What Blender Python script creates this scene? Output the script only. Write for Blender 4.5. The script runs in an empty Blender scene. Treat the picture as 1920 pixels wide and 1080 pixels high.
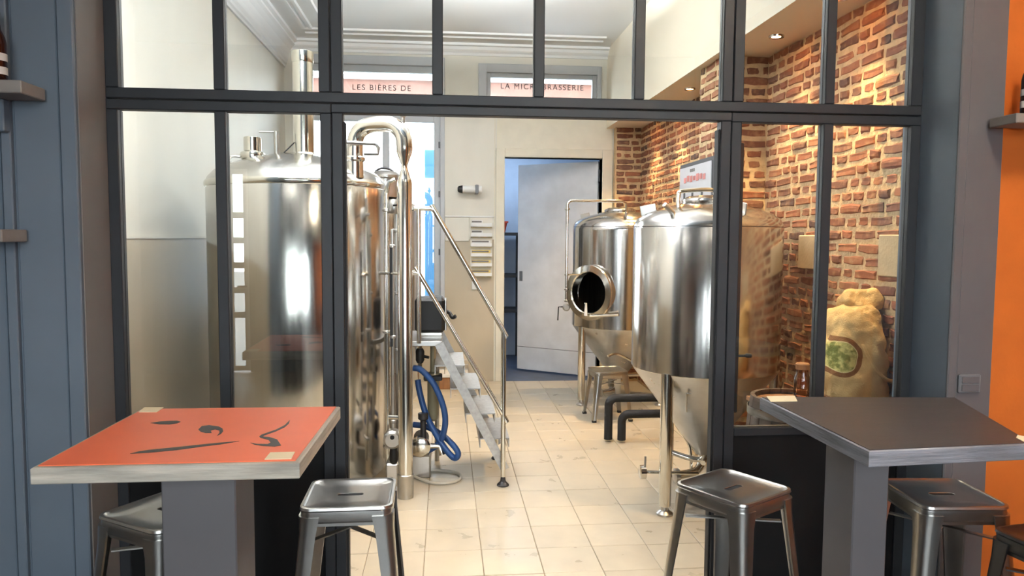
import bpy, bmesh, math, random
from mathutils import Vector, Matrix
random.seed(7)
PI = math.pi
S = bpy.context.scene
C = bpy.context.scene.collection

# ---------------------------------------------------------------- camera
F, CAMH = 1380.0, 1.65
YAW, PITCH, ROLL = math.radians(5.2), math.radians(3.9), math.radians(0.35)
fw = Vector((math.sin(YAW)*math.cos(PITCH), math.cos(YAW)*math.cos(PITCH), -math.sin(PITCH)))
rt0 = Vector((math.cos(YAW), -math.sin(YAW), 0)); up0 = rt0.cross(fw)
rt = rt0*math.cos(ROLL) + up0*math.sin(ROLL); up = up0*math.cos(ROLL) - rt0*math.sin(ROLL)
cd = bpy.data.cameras.new('camera'); cam = bpy.data.objects.new('camera', cd); C.objects.link(cam)
cd.sensor_width = 36.0; cd.lens = F/1920*36.0; cd.clip_start = 0.05; cd.clip_end = 200
M3 = Matrix((rt, up, -fw)).transposed()
cam.matrix_world = Matrix.Translation((0, 0, CAMH)) @ M3.to_4x4()
S.camera = cam
def at(px, py, Y):
    """photograph pixel -> point of the room at depth Y"""
    v = rt*((px-960)/F) + up*((540-py)/F) + fw
    t = Y/v.y
    return Vector((v.x*t, Y, CAMH + v.z*t))

def atx(px, py, X):
    v = rt*((px-960)/F) + up*((540-py)/F) + fw
    t = X/v.x
    return Vector((X, v.y*t, CAMH + v.z*t))

# ---------------------------------------------------------------- world, exposure, daylight
W = bpy.data.worlds.new('World'); S.world = W; W.use_nodes = True
bg = W.node_tree.nodes['Background']; bg.inputs[0].default_value = (0.86, 0.93, 1.0, 1); bg.inputs[1].default_value = 15.0
S.view_settings.view_transform = 'Standard'; S.view_settings.look = 'None'
S.view_settings.exposure = 0.2; S.view_settings.gamma = 1.0; S.view_settings.use_curve_mapping = False
S.cycles.max_bounces = 10; S.cycles.diffuse_bounces = 5; S.cycles.glossy_bounces = 5
S.cycles.transparent_max_bounces = 16; S.cycles.caustics_reflective = False; S.cycles.caustics_refractive = False
S.cycles.sample_clamp_indirect = 10.0
def portal(name, loc, sx, sy, facing):      # sampling portal in a window opening (adds no light of its own)
    l = bpy.data.lights.new(name, 'AREA'); l.shape = 'RECTANGLE'; l.size = sx; l.size_y = sy
    l.cycles.is_portal = True
    o = bpy.data.objects.new(name, l); C.objects.link(o); o.location = loc
    o.rotation_euler = (PI/2, 0, 0) if facing > 0 else (-PI/2, 0, 0)   # facing>0: towards +Y
    return o
portal('daylight_portal', (-0.8, 8.52, 2.2), 1.5, 2.7, -1)
portal('daylight_portal', (1.12, 8.52, 3.34), 1.2, 0.5, -1)
portal('daylight_portal', (-2.475, -3.1, 1.4), 0.16, 2.0, 1)
portal('daylight_portal', (-0.5, -3.1, 2.1), 1.5, 2.3, 1)
portal('daylight_portal', (1.5, -3.1, 2.1), 1.5, 2.3, 1)

# ---------------------------------------------------------------- materials
def lin(c): c /= 255.0; return c/12.92 if c <= 0.04045 else ((c+0.055)/1.055)**2.4
def rgb(r, g, b): return (lin(r), lin(g), lin(b), 1)
MATS = {}
def mat(name, col, rough=0.5, metal=0.0, var=0.12, scale=8.0, bump=0.0, bscale=60.0, stretch=None, objrand=0.0, spec=0.5, rvar=0.0):
    m = bpy.data.materials.new(name); m.use_nodes = True; nt = m.node_tree; N = nt.nodes; L = nt.links
    p = N['Principled BSDF']; p.inputs['Roughness'].default_value = rough; p.inputs['Metallic'].default_value = metal
    p.inputs['Specular IOR Level'].default_value = spec
    tc = N.new('ShaderNodeTexCoord'); mp = N.new('ShaderNodeMapping'); L.new(tc.outputs['Object'], mp.inputs[0])
    if stretch: mp.inputs['Scale'].default_value = stretch
    no = N.new('ShaderNodeTexNoise'); no.inputs['Scale'].default_value = scale; no.inputs['Detail'].default_value = 5
    L.new(mp.outputs[0], no.inputs[0])
    r = N.new('ShaderNodeMapRange'); r.inputs[1].default_value = 0.3; r.inputs[2].default_value = 0.7
    r.inputs[3].default_value = 1-var; r.inputs[4].default_value = 1+var*0.6; L.new(no.outputs[0], r.inputs[0])
    h = N.new('ShaderNodeHueSaturation'); h.inputs['Color'].default_value = col
    src = r.outputs[0]
    if objrand:
        oi = N.new('ShaderNodeObjectInfo'); no.noise_dimensions = '4D'; wm = N.new('ShaderNodeMath'); wm.operation = 'MULTIPLY'; wm.inputs[1].default_value = 50; L.new(oi.outputs['Random'], wm.inputs[0]); L.new(wm.outputs[0], no.inputs['W']); q = N.new('ShaderNodeMapRange')
        q.inputs[3].default_value = 1-objrand; q.inputs[4].default_value = 1+objrand*0.5; L.new(oi.outputs['Random'], q.inputs[0])
        mu = N.new('ShaderNodeMath'); mu.operation = 'MULTIPLY'; L.new(src, mu.inputs[0]); L.new(q.outputs[0], mu.inputs[1]); src = mu.outputs[0]
    L.new(src, h.inputs['Value']); L.new(h.outputs[0], p.inputs['Base Color'])
    if rvar:
        q = N.new('ShaderNodeMapRange'); q.inputs[1].default_value = .3; q.inputs[2].default_value = .7
        q.inputs[3].default_value = rough-rvar; q.inputs[4].default_value = rough+rvar; L.new(no.outputs[0], q.inputs[0]); L.new(q.outputs[0], p.inputs['Roughness'])
    if bump:
        n2 = N.new('ShaderNodeTexNoise'); n2.inputs['Scale'].default_value = bscale; n2.inputs['Detail'].default_value = 4; L.new(mp.outputs[0], n2.inputs[0])
        b = N.new('ShaderNodeBump'); b.inputs['Strength'].default_value = bump; b.inputs['Distance'].default_value = 0.01
        L.new(n2.outputs[0], b.inputs['Height']); L.new(b.outputs[0], p.inputs['Normal'])
    MATS[name] = m; return m
def emit(name, col, strength):
    m = bpy.data.materials.new(name); m.use_nodes = True; p = m.node_tree.nodes['Principled BSDF']
    p.inputs['Base Color'].default_value = col; p.inputs['Emission Color'].default_value = col; p.inputs['Emission Strength'].default_value = strength
    MATS[name] = m; return m
def glassmat(name, tint, gain, base):
    m = bpy.data.materials.new(name); m.use_nodes = True; nt = m.node_tree; N = nt.nodes; L = nt.links
    N.remove(N['Principled BSDF'])
    t = N.new('ShaderNodeBsdfTransparent'); t.inputs[0].default_value = tint
    g = N.new('ShaderNodeBsdfGlossy'); g.inputs['Roughness'].default_value = 0.0; g.inputs['Color'].default_value = (1, 1, 1, 1)
    fr = N.new('ShaderNodeFresnel'); fr.inputs[0].default_value = 1.5
    ma = N.new('ShaderNodeMath'); ma.operation = 'MULTIPLY_ADD'; ma.inputs[1].default_value = gain; ma.inputs[2].default_value = base; ma.use_clamp = True
    mx = N.new('ShaderNodeMixShader'); L.new(fr.outputs[0], ma.inputs[0]); L.new(ma.outputs[0], mx.inputs[0])
    L.new(t.outputs[0], mx.inputs[1]); L.new(g.outputs[0], mx.inputs[2]); L.new(mx.outputs[0], N['Material Output'].inputs[0])
    MATS[name] = m; return m
glassmat('glass', (0.97, 0.98, 0.97, 1), 1.3, 0.01)
glassmat('jar_glass', (0.80, 0.55, 0.35, 1), 1.5, 0.02)
mat('grey_paint', rgb(98, 109, 121), 0.55, var=0.06, scale=5, bump=0.05, bscale=30)
mat('taupe_paint', rgb(96, 93, 95), 0.55, var=0.06, scale=5, bump=0.05, bscale=30)
mat('reveal_paint', rgb(122, 116, 113), 0.6, var=0.05, scale=5)
mat('plate_plaster', rgb(196, 178, 146), 0.8, var=0.12, scale=9, bump=.2)
mat('black_steel', rgb(36, 38, 42), 0.5, var=0.12, scale=12)
mat('black_panel', rgb(8, 8, 9), 0.7, var=0.1, scale=4, spec=.3)
mat('rubber', rgb(18, 18, 19), 0.7, var=0.1)
mat('orange_wall', rgb(200, 104, 28), 0.75, var=0.08, scale=6, bump=0.1)
mat('cream_wall', rgb(231, 228, 217), 0.55, var=0.05, scale=3, bump=0.06, bscale=20, stretch=(1, 1, .35))
mat('tan_wall', rgb(190, 177, 154), 0.45, var=0.06, scale=3, bump=0.04, bscale=20, stretch=(1, 1, .35))
mat('white_plaster', rgb(242, 243, 243), 0.7, var=0.03, scale=2)
mat('soffit_paint', rgb(244, 234, 214), 0.7, var=0.03, scale=2)
mat('grey_trim', rgb(196, 200, 204), 0.5, var=0.06, scale=4)
mat('door_paint', rgb(232, 234, 238), 0.5, var=0.12, scale=3.5, bump=0.05, rvar=.1)
mat('frame_paint', rgb(232, 226, 208), 0.5, var=0.04)
mat('tile', rgb(200, 190, 171), 0.34, var=0.09, scale=7, objrand=0.06, rvar=.08)
mat('grout', rgb(160, 146, 124), 0.85, var=0.15, scale=20)
mat('shop_floor', rgb(92, 88, 84), 0.5, var=0.15, scale=3)
mat('mortar', rgb(208, 182, 142), 0.9, var=0.25, scale=14, bump=0.8, bscale=45)
mat('steel', (0.60, 0.585, 0.56, 1), 0.17, 1.0, var=0.05, scale=30, stretch=(1, 1, .03), rvar=.04)
mat('steel_dull', (0.52, 0.505, 0.48, 1), 0.32, 1.0, var=0.10, scale=12, rvar=.05)
mat('tread_steel', (0.40, 0.39, 0.375, 1), 0.5, 1.0, var=0.15, scale=40)
mat('steel_pipe', (0.70, 0.68, 0.62, 1), 0.15, 1.0, var=0.04, scale=20)
mat('gun_steel', (0.46, 0.45, 0.43, 1), 0.28, 1.0, var=0.04, scale=30)
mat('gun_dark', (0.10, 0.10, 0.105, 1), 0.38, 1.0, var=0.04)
mat('orange_laminate', rgb(238, 116, 76), 0.42, var=0.06, scale=5)
mat('ink', rgb(52, 46, 44), 0.5, var=0.05)
mat('label_paper', rgb(236, 222, 190), 0.6, var=0.04)
mat('worn_wood_edge', rgb(178, 172, 160), 0.65, var=0.35, scale=18, bump=0.3, bscale=40, stretch=(.25, .25, 3))
mat('dark_slab', rgb(66, 61, 61), 0.42, var=0.14, scale=6, stretch=(1, 4, 1), bump=.05)
mat('dark_edge', rgb(128, 130, 138), 0.6, var=0.5, scale=16, bump=0.3, stretch=(.25, .25, 3))
mat('shelf_wood', rgb(132, 126, 122), 0.6, var=0.2, scale=10, stretch=(.3, 1, 1))
mat('bottle_glass', rgb(48, 20, 10), 0.08, var=0.1)
mat('bottle_label', rgb(205, 200, 195), 0.6, var=0.1)
mat('cap_metal', rgb(20, 20, 22), 0.4, var=0.1)
mat('blue_hose', rgb(45, 82, 138), 0.42, var=0.1)
mat('clear_hose', rgb(198, 190, 175), 0.25, var=0.08)
mat('insulation', rgb(14, 14, 15), 0.8, var=0.2, bump=.3)
mat('black_plastic', rgb(10, 10, 11), 0.6, var=0.1)
mat('filter_body', rgb(150, 140, 112), 0.4, var=0.1)
mat('white_plastic', rgb(238, 238, 236), 0.4, var=0.03)
mat('grey_plastic', rgb(110, 112, 116), 0.4, var=0.05)
mat('yellow_paper', rgb(228, 204, 130), 0.7, var=0.05)
mat('grey_paper', rgb(120, 116, 112), 0.7, var=0.1)
mat('red_plastic', rgb(205, 72, 45), 0.45, var=0.1)
mat('oak', rgb(150, 105, 66), 0.6, var=0.35, scale=9, stretch=(3, 3, .25), bump=.2)
mat('dark_oak', rgb(74, 58, 46), 0.6, var=0.35, scale=9, stretch=(3, 3, .25), bump=.2)
mat('hoop', (0.25, 0.24, 0.23, 1), 0.45, 1.0, var=.2)
mat('sheet_white', rgb(196, 196, 200), 0.5, var=0.03)
mat('red_print', rgb(190, 120, 115), 0.6, var=0.15)
mat('facade_white', rgb(236, 234, 230), 0.8, var=0.04, scale=1)
mat('facade_pink', rgb(104, 70, 60), 0.8, var=0.2, scale=2)
mat('facade_cream', rgb(112, 100, 70), 0.8, var=0.1, scale=2)
mat('blue_render', rgb(66, 118, 158), 0.8, var=0.05, scale=1)
mat('pavement', rgb(140, 138, 134), 0.85, var=0.1, scale=2)
mat('store_wall', rgb(190, 200, 214), 0.7, var=0.05)
mat('store_floor', rgb(80, 90, 110), 0.6, var=0.15)
mat('zinc_dark', rgb(40, 38, 40), 0.5, var=0.2)
emit('lamp_warm', (1.0, 0.72, 0.38, 1), 30.0)
emit('fill_white', (1.0, 0.95, 0.86, 1), 14.0)

def brick_mat():
    m = bpy.data.materials.new('brick'); m.use_nodes = True; nt = m.node_tree; N = nt.nodes; L = nt.links
    p = N['Principled BSDF']; p.inputs['Roughness'].default_value = 0.85
    oi = N.new('ShaderNodeObjectInfo'); geo = N.new('ShaderNodeNewGeometry')
    ad = N.new('ShaderNodeMath'); ad.operation = 'ADD'; L.new(oi.outputs['Random'], ad.inputs[0]); L.new(geo.outputs['Random Per Island'], ad.inputs[1])
    frac = N.new('ShaderNodeMath'); frac.operation = 'FRACT'; L.new(ad.outputs[0], frac.inputs[0])
    cr = N.new('ShaderNodeValToRGB'); e = cr.color_ramp; L.new(frac.outputs[0], cr.inputs[0])
    cols = [(0, (92, 60, 46)), (.2, (118, 70, 48)), (.4, (140, 86, 58)), (.6, (104, 66, 50)), (.8, (150, 98, 66)), (.95, (72, 54, 48))]
    e.elements[0].position = 0; e.elements[0].color = rgb(*cols[0][1]); e.elements[1].position = .95; e.elements[1].color = rgb(*cols[-1][1])
    for pos, c in cols[1:-1]:
        k = e.elements.new(pos); k.color = rgb(*c)
    tc = N.new('ShaderNodeTexCoord'); no = N.new('ShaderNodeTexNoise'); no.noise_dimensions = '4D'; no.inputs['Scale'].default_value = 22; no.inputs['Detail'].default_value = 5
    L.new(tc.outputs['Object'], no.inputs['Vector'])
    w = N.new('ShaderNodeMath'); w.operation = 'MULTIPLY'; w.inputs[1].default_value = 37; L.new(oi.outputs['Random'], w.inputs[0]); L.new(w.outputs[0], no.inputs['W'])
    mr = N.new('ShaderNodeMapRange'); mr.inputs[1].default_value = .5; mr.inputs[2].default_value = .68; mr.inputs[4].default_value = .5; L.new(no.outputs[0], mr.inputs[0])
    mx = N.new('ShaderNodeMix'); mx.data_type = 'RGBA'; L.new(mr.outputs[0], mx.inputs[0]); L.new(cr.outputs[0], mx.inputs[6]); mx.inputs[7].default_value = rgb(176, 136, 98)
    L.new(mx.outputs[2], p.inputs['Base Color'])
    b = N.new('ShaderNodeBump'); b.inputs['Strength'].default_value = .5; b.inputs['Distance'].default_value = .008; L.new(no.outputs[0], b.inputs['Height']); L.new(b.outputs[0], p.inputs['Normal'])
    MATS['brick'] = m
brick_mat()
def sack_mat():
    m = mat('burlap', rgb(206, 176, 122), 0.9, var=0.22, scale=7, bump=0.5, bscale=140)
    nt = m.node_tree; N = nt.nodes; L = nt.links; p = N['Principled BSDF']
    old = p.inputs['Base Color'].links[0].from_socket
    tc = N.new('ShaderNodeTexCoord'); sx = N.new('ShaderNodeSeparateXYZ'); L.new(tc.outputs['Object'], sx.inputs[0])
    cb = N.new('ShaderNodeCombineXYZ'); L.new(sx.outputs[0], cb.inputs[0]); L.new(sx.outputs[2], cb.inputs[1])
    d = N.new('ShaderNodeVectorMath'); d.operation = 'DISTANCE'; L.new(cb.outputs[0], d.inputs[0]); d.inputs[1].default_value = (SACK_EMBLEM[0], SACK_EMBLEM[1], 0)
    front = N.new('ShaderNodeMath'); front.operation = 'LESS_THAN'; L.new(sx.outputs[1], front.inputs[0]); front.inputs[1].default_value = 0.0
    no = N.new('ShaderNodeTexNoise'); no.inputs['Scale'].default_value = 30; L.new(tc.outputs['Object'], no.inputs[0])
    gr = N.new('ShaderNodeValToRGB'); gr.color_ramp.elements[0].color = rgb(96, 112, 54); gr.color_ramp.elements[1].color = rgb(196, 190, 120)
    gr.color_ramp.elements[0].position = .42; gr.color_ramp.elements[1].position = .62; L.new(no.outputs[0], gr.inputs[0])
    def less(v):
        a = N.new('ShaderNodeMath'); a.operation = 'LESS_THAN'; a.inputs[1].default_value = v; L.new(d.outputs['Value'], a.inputs[0])
        b = N.new('ShaderNodeMath'); b.operation = 'MULTIPLY'; L.new(a.outputs[0], b.inputs[0]); L.new(front.outputs[0], b.inputs[1]); return b.outputs[0]
    def mix(f, a, b):
        x = N.new('ShaderNodeMix'); x.data_type = 'RGBA'; L.new(f, x.inputs[0]); L.new(a, x.inputs[6])
        if isinstance(b, tuple): x.inputs[7].default_value = b
        else: L.new(b, x.inputs[7])
        return x.outputs[2]
    c = mix(less(.098), old, rgb(112, 78, 46)); c = mix(less(.076), c, rgb(204, 192, 140)); c = mix(less(.071), c, gr.outputs[0])
    L.new(c, p.inputs['Base Color'])

# ---------------------------------------------------------------- mesh helpers
class MB:
    def __init__(s): s.v = []; s.f = []
    def add(s, vs, fs, T=None):
        n = len(s.v)
        s.v += [tuple(T @ Vector(q)) if T is not None else tuple(q) for q in vs]
        s.f += [tuple(i+n for i in f) for f in fs]; return s
    def box(s, x0, x1, y0, y1, z0, z1, b=0.0, T=None):
        lo = (min(x0, x1), min(y0, y1), min(z0, z1)); hi = (max(x0, x1), max(y0, y1), max(z0, z1))
        if b <= 0:
            vs = [(lo[0] if i & 1 == 0 else hi[0], lo[1] if i & 2 == 0 else hi[1], lo[2] if i & 4 == 0 else hi[2]) for i in range(8)]
            return s.add(vs, [(0, 1, 3, 2), (4, 6, 7, 5), (0, 4, 5, 1), (2, 3, 7, 6), (0, 2, 6, 4), (1, 5, 7, 3)], T)
        vs = []
        for i in range(8):
            sg = [1 if i >> k & 1 else -1 for k in range(3)]
            for a in range(3):
                vs.append(tuple((hi[k] if sg[k] > 0 else lo[k]) - (0 if k == a else sg[k]*b) for k in range(3)))
        ix = lambda i, a: i*3+a
        fs = []
        for a in range(3):
            u, w = [k for k in range(3) if k != a]
            for sgn in (0, 1):
                fs.append(tuple(ix((sgn << a) | (p << u) | (q << w), a) for p, q in ((0, 0), (1, 0), (1, 1), (0, 1))))
            for p in (0, 1):           # edges along axis a
                for q in (0, 1):
                    c0 = (p << u) | (q << w); c1 = c0 | (1 << a)
                    fs.append((ix(c0, u), ix(c1, u), ix(c1, w), ix(c0, w)))
        for i in range(8): fs.append((ix(i, 0), ix(i, 1), ix(i, 2)))
        return s.add(vs, fs, T)
    def loft(s, loops, cap0=True, cap1=True, T=None, closed=False):
        n = len(loops[0]); vs = [q for l in loops for q in l]; fs = []
        m = len(loops)
        for k in range(m if closed else m-1):
            k2 = (k+1) % m
            for i in range(n):
                j = (i+1) % n; fs.append((k*n+i, k*n+j, k2*n+j, k2*n+i))
        if not closed:
            if cap0: fs.append(tuple(range(n))[::-1])
            if cap1: fs.append(tuple((m-1)*n+i for i in range(n)))
        return s.add(vs, fs, T)
    def lathe(s, prof, n=32, o=(0, 0, 0), T=None, cap0=True, cap1=True):
        loops = [[(o[0]+r*math.cos(2*PI*i/n), o[1]+r*math.sin(2*PI*i/n), o[2]+z) for i in range(n)] for r, z in prof]
        return s.loft(loops, cap0, cap1, T)
    def tube(s, pts, r, n=10, T=None, closed=False):
        P = [Vector(p) for p in pts]; m = len(P)
        R = r if isinstance(r, (list, tuple)) else [r]*m
        tang = []
        for i in range(m):
            a = P[(i-1) % m] if (closed or i > 0) else P[i]; b = P[(i+1) % m] if (closed or i < m-1) else P[i]
            tang.append((b-a).normalized())
        ref = Vector((0, 0, 1)) if abs(tang[0].z) < .9 else Vector((1, 0, 0))
        u = tang[0].cross(ref).normalized(); loops = []
        for i in range(m):
            u = (u - tang[i]*u.dot(tang[i])).normalized(); w = tang[i].cross(u)
            loops.append([P[i]+(u*math.cos(2*PI*k/n)+w*math.sin(2*PI*k/n))*R[i] for k in range(n)])
        return s.loft(loops, True, True, T, closed)
    def bar(s, a, b, wx, wy, T=None):
        """straight bar of rectangular section between two points"""
        a, b = Vector(a), Vector(b); t = (b-a).normalized(); ref = Vector((0, 1, 0)) if abs(t.y) < .9 else Vector((1, 0, 0))
        u = t.cross(ref).normalized(); w = t.cross(u)
        L = lambda p: [p+u*wx/2*i+w*wy/2*j for i, j in ((1, 1), (-1, 1), (-1, -1), (1, -1))]
        return s.loft([L(a), L(b)], T=T)
    def prism(s, poly, z0, z1, T=None):
        n = len(poly); vs = [(x, y, z0) for x, y in poly]+[(x, y, z1) for x, y in poly]
        fs = [tuple(range(n))[::-1], tuple(range(n, 2*n))]+[(i, (i+1) % n, n+(i+1) % n, n+i) for i in range(n)]
        return s.add(vs, fs, T)
    def build(s, name, m, parent=None, angle=35, shift=True):
        off = Vector((0, 0, 0)); p = parent
        while p is not None: off += p.location; p = p.parent
        if not shift: off = Vector((0, 0, 0))
        me = bpy.data.meshes.new(name); me.from_pydata([tuple(Vector(q)-off) for q in s.v], [], s.f)
        bm = bmesh.new(); bm.from_mesh(me); bmesh.ops.recalc_face_normals(bm, faces=bm.faces)
        if angle:
            for f in bm.faces: f.smooth = True
        bm.to_mesh(me); bm.free()
        if angle: me.set_sharp_from_angle(angle=math.radians(angle))
        me.materials.append(MATS[m])
        o = bpy.data.objects.new(name, me); C.objects.link(o); o.parent = parent
        return o
def arc(c, r, a0, a1, n, ax='xz'):
    out = []
    for i in range(n+1):
        a = a0+(a1-a0)*i/n; p = [c[0], c[1], c[2]]
        p['xyz'.index(ax[0])] += r*math.cos(a); p['xyz'.index(ax[1])] += r*math.sin(a); out.append(tuple(p))
    return out
def smooth(pts, k=6, closed=False):
    P = [Vector(p) for p in pts]; out = []; m = len(P)
    for i in range(m if closed else m-1):
        g = lambda j: P[j % m] if closed else P[max(0, min(m-1, j))]
        a, b, c, d = g(i-1), g(i), g(i+1), g(i+2)
        for q in range(k):
            t = q/k
            out.append(.5*((2*b)+(c-a)*t+(2*a-5*b+4*c-d)*t*t+(3*b-a-3*c+d)*t**3))
    if not closed: out.append(P[-1])
    return out
def tag(o, label=None, cat=None, group=None, kind=None):
    if label: o['label'] = label
    if cat: o['category'] = cat
    if group: o['group'] = group
    if kind: o['kind'] = kind
    return o
def thing(name, loc, label, cat, group=None, kind=None):
    o = bpy.data.objects.new(name, None); o.empty_display_size = .1; C.objects.link(o); o.location = loc
    return tag(o, label, cat, group, kind)
def copy_tree(o, parent=None):
    c = o.copy(); C.objects.link(c); c.parent = parent
    for ch in list(o.children): copy_tree(ch, c)
    return c
def rloop(hx, hy, r, z, n=6, cx=0, cy=0):
    out = []
    for sx, sy, a0 in ((1, 1, 0), (-1, 1, PI/2), (-1, -1, PI), (1, -1, 1.5*PI)):
        for i in range(n):
            a = a0+PI/2*i/(n-1); out.append((cx+sx*(hx-r)+r*math.cos(a), cy+sy*(hy-r)+r*math.sin(a), z))
    return out

# ================================================================ the setting
XL, XA, YB, ZC = -1.75, 2.22, 8.37, 3.78
PX, PY0, PY1, ZS = 1.89, 4.98, 5.41, 2.90       # brick pier, soffit height
YF, YP = 2.75, 3.0                               # front face of the wall, plane of the glazed partition
OX0, OX1, OZ = -1.29, 2.0, 3.0                   # opening that holds the partition

# floor of the brewing room: every tile its own piece on a grout bed
fl = MB().box(XL-.05, XA+.1, YP-.02, YB+.02, -.12, -.006).build('floor', 'grout', angle=0)
tag(fl, 'pale cream square floor tiles of the brewing room', 'floor', kind='structure')
TS, GAP = .297, .004
tm = MB().box(-(TS-GAP)/2, (TS-GAP)/2, -(TS-GAP)/2, (TS-GAP)/2, -.008, 0, .002).build('tile', 'tile', fl, angle=0)
first = True
x = .19 - TS*7
while x < XA:
    y = 2.31+TS*2
    cx0, cx1 = max(x, XL), min(x+TS, XA)
    while y < YB:
        if cx1-cx0 > .03:
            o = tm if first else tm.copy()
            if not first: C.objects.link(o)
            first = False
            cy0, cy1 = max(y, YP-.02), min(y+TS, YB)
            o.location = ((cx0+cx1)/2, (cy0+cy1)/2, random.uniform(-.0012, .0008))
            o.scale = ((cx1-cx0)/TS, (cy1-cy0)/TS, 1)
        y += TS
    x += TS
tag(MB().box(-3.7, 3.2, -3.2, YP-.02, -.12, -.001).build('floor', 'shop_floor', angle=0), 'dark grey floor of the bar room', 'floor', kind='structure')
# ceiling with mouldings
ce = MB().box(XL-.1, XA+.2, YP, YB+.2, ZC, ZC+.1).build('ceiling', 'white_plaster', angle=0)
tag(ce, 'white plaster ceiling with moulded cornices over the brewing room', 'ceiling', kind='structure')
def sweep_y(prof, y0, y1): return MB().loft([[(px, y0, pz) for px, pz in prof], [(px, y1, pz) for px, pz in prof]])
def sweep_x(prof, x0, x1): return MB().loft([[(x0, py, pz) for py, pz in prof], [(x1, py, pz) for py, pz in prof]])
cor = [(0, -.29), (.018, -.29), (.018, -.265), (.03, -.25), (.03, -.225), (.045, -.2), (.05, -.16), (.07, -.11), (.105, -.075), (.13, -.06), (.13, -.04), (.165, -.03), (.165, 0), (0, 0)]
sweep_y([(XL+a, ZC+b) for a, b in cor], YP+.05, YB).build('cornice', 'white_plaster', ce, angle=0)
cb = [(0, -.11), (.02, -.11), (.03, -.085), (.07, -.06), (.09, -.03), (.13, -.025), (.13, 0), (0, 0)]
sweep_x([(YB-a, ZC+b) for a, b in cb], XL, XA).build('cornice', 'white_plaster', ce, angle=0)
for q in (.30, .37, .52): sweep_y([(XL+q, ZC-.018), (XL+q+.025, ZC-.018), (XL+q+.035, ZC), (XL+q-.01, ZC)], YP+.05, YB-.55).build('ceiling_moulding', 'white_plaster', ce, angle=0)
for q in (.36, .52): sweep_x([(YB-q, ZC-.018), (YB-q-.025, ZC-.018), (YB-q-.035, ZC), (YB-q+.01, ZC)], XL+.3, 1.7).build('ceiling_moulding', 'white_plaster', ce, angle=0)
so = MB().box(1.83, XA+.1, YP+.02, YB, ZS, ZC).build('soffit', 'soffit_paint', ce, angle=0)
tag(MB().box(-3.7, 3.2, -3.2, YP+.1, 3.9, 4.0).build('ceiling', 'white_plaster', angle=0), 'plain white ceiling of the bar room', 'ceiling', kind='structure')

# left wall: cream above, tan below, thin ledge between
wl = MB().box(XL-.12, XL, YP, YB+.2, 1.64, ZC).build('wall_left', 'cream_wall', angle=0)
tag(wl, 'cream painted side wall with tan lower half behind the large kettle', 'wall', kind='structure')
MB().box(XL-.12, XL+.004, YP, YB, -.1, 1.64).build('dado_panel', 'tan_wall', wl, angle=0)
MB().box(XL, XL+.008, YP, YB, 1.632, 1.65).build('ledge', 'cream_wall', wl, angle=0)

# back wall with window, transom and doorway
WX0, WX1, WZ0, WZ1 = -1.56, -.05, .75, 3.55
TX0, TX1, TZ0, TZ1 = .46, 1.72, 3.02, 3.50
DX0, DX1, DZ1 = .67, 1.79, 2.56
b = MB()
for q in ((XL, WX0, 0, ZC), (WX0, WX1, WZ1, ZC), (WX1, TX0, 1.63, ZC), (TX0, TX1, TZ1, ZC), (TX1, XA+.1, DZ1, ZC), (TX0, DX0, 0, TZ0), (DX0, TX1, DZ1, TZ0), (DX1, XA+.1, 0, DZ1)):
    b.box(q[0], q[1], YB, YB+.16, q[2], q[3])
wb = b.build('wall_back', 'cream_wall', angle=0)
tag(wb, 'cream end wall of the brewing room with window and open doorway', 'wall', kind='structure')
MB().box(WX0, WX1, YB-.003, YB+.16, -.1, WZ0).build('dado_panel', 'tan_wall', wb, angle=0)
MB().box(WX1, .555, YB-.003, YB+.157, -.1, 1.63).build('dado_panel', 'tan_wall', wb, angle=0)
MB().box(.553, .562, YB-.012, YB, 0, 3.0).build('corner_bead', 'frame_paint', wb, angle=0)
MB().box(.58, 1.9, YB-.012, YB, 2.66, 3.0).build('over_panel', 'frame_paint', wb, angle=0)

def frame_window(name, x0, x1, y, z0, z1, label, bars=(), rails=(), w=.06, m='grey_trim', casing=.09):
    t = thing(name, ((x0+x1)/2, y, z0), label, 'window', kind='structure')
    b = MB()
    for q in ((x0, x0+w, z0, z1), (x1-w, x1, z0, z1), (x0+w, x1-w, z0, z0+w), (x0+w, x1-w, z1-w, z1)): b.box(q[0], q[1], y+.03, y+.09, q[2], q[3], .004)
    b.build('frame', m, t, angle=0)
    b = MB()
    for q in ((x0-casing, x0+.005, z0, z1+casing), (x1-.005, x1+casing*.5, z0, z1+casing), (x0, x1, z1-.005, z1+casing)): b.box(q[0], q[1], y-.02, y+.02, q[2], q[3], .004)
    b.build('casing', m, t, angle=0)
    xs = [x0+w]+[v for bb in bars for v in (bb-w*.5, bb+w*.5)]+[x1-w]; zs = [z0+w]+[v for r in rails for v in (r-w*.6, r+w*.6)]+[z1-w]
    for bb in bars: MB().box(bb-w*.5, bb+w*.5, y+.035, y+.085, z0+w, (rails[-1] if rails else z1-w), .004).build('mullion', m, t, angle=0)
    for r in rails: MB().box(x0+w, x1-w, y+.025, y+.095, r-w*.6, r+w*.6, .004).build('rail', m, t, angle=0)
    for j in range(0, len(zs), 2):
        xx = [xs[0], xs[-1]] if rails and j == len(zs)-2 else xs
        for i in range(0, len(xx), 2):
            MB().box(xx[i], xx[i+1], y+.055, y+.061, zs[j], zs[j+1]).build('pane', 'glass', t, angle=0)
    return t
w1 = frame_window('window_1', WX0, WX1, YB, WZ0, WZ1, 'tall grey framed window behind the kettles, bright with daylight', bars=(-.66,), rails=(2.98,), w=.075)
for z in (1.45, 2.1, 2.65): MB().lathe([(.012, 0), (.012, .07)], 8, (WX1-.012, YB+.02, z)).build('hinge', 'grey_plastic', w1)
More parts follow.
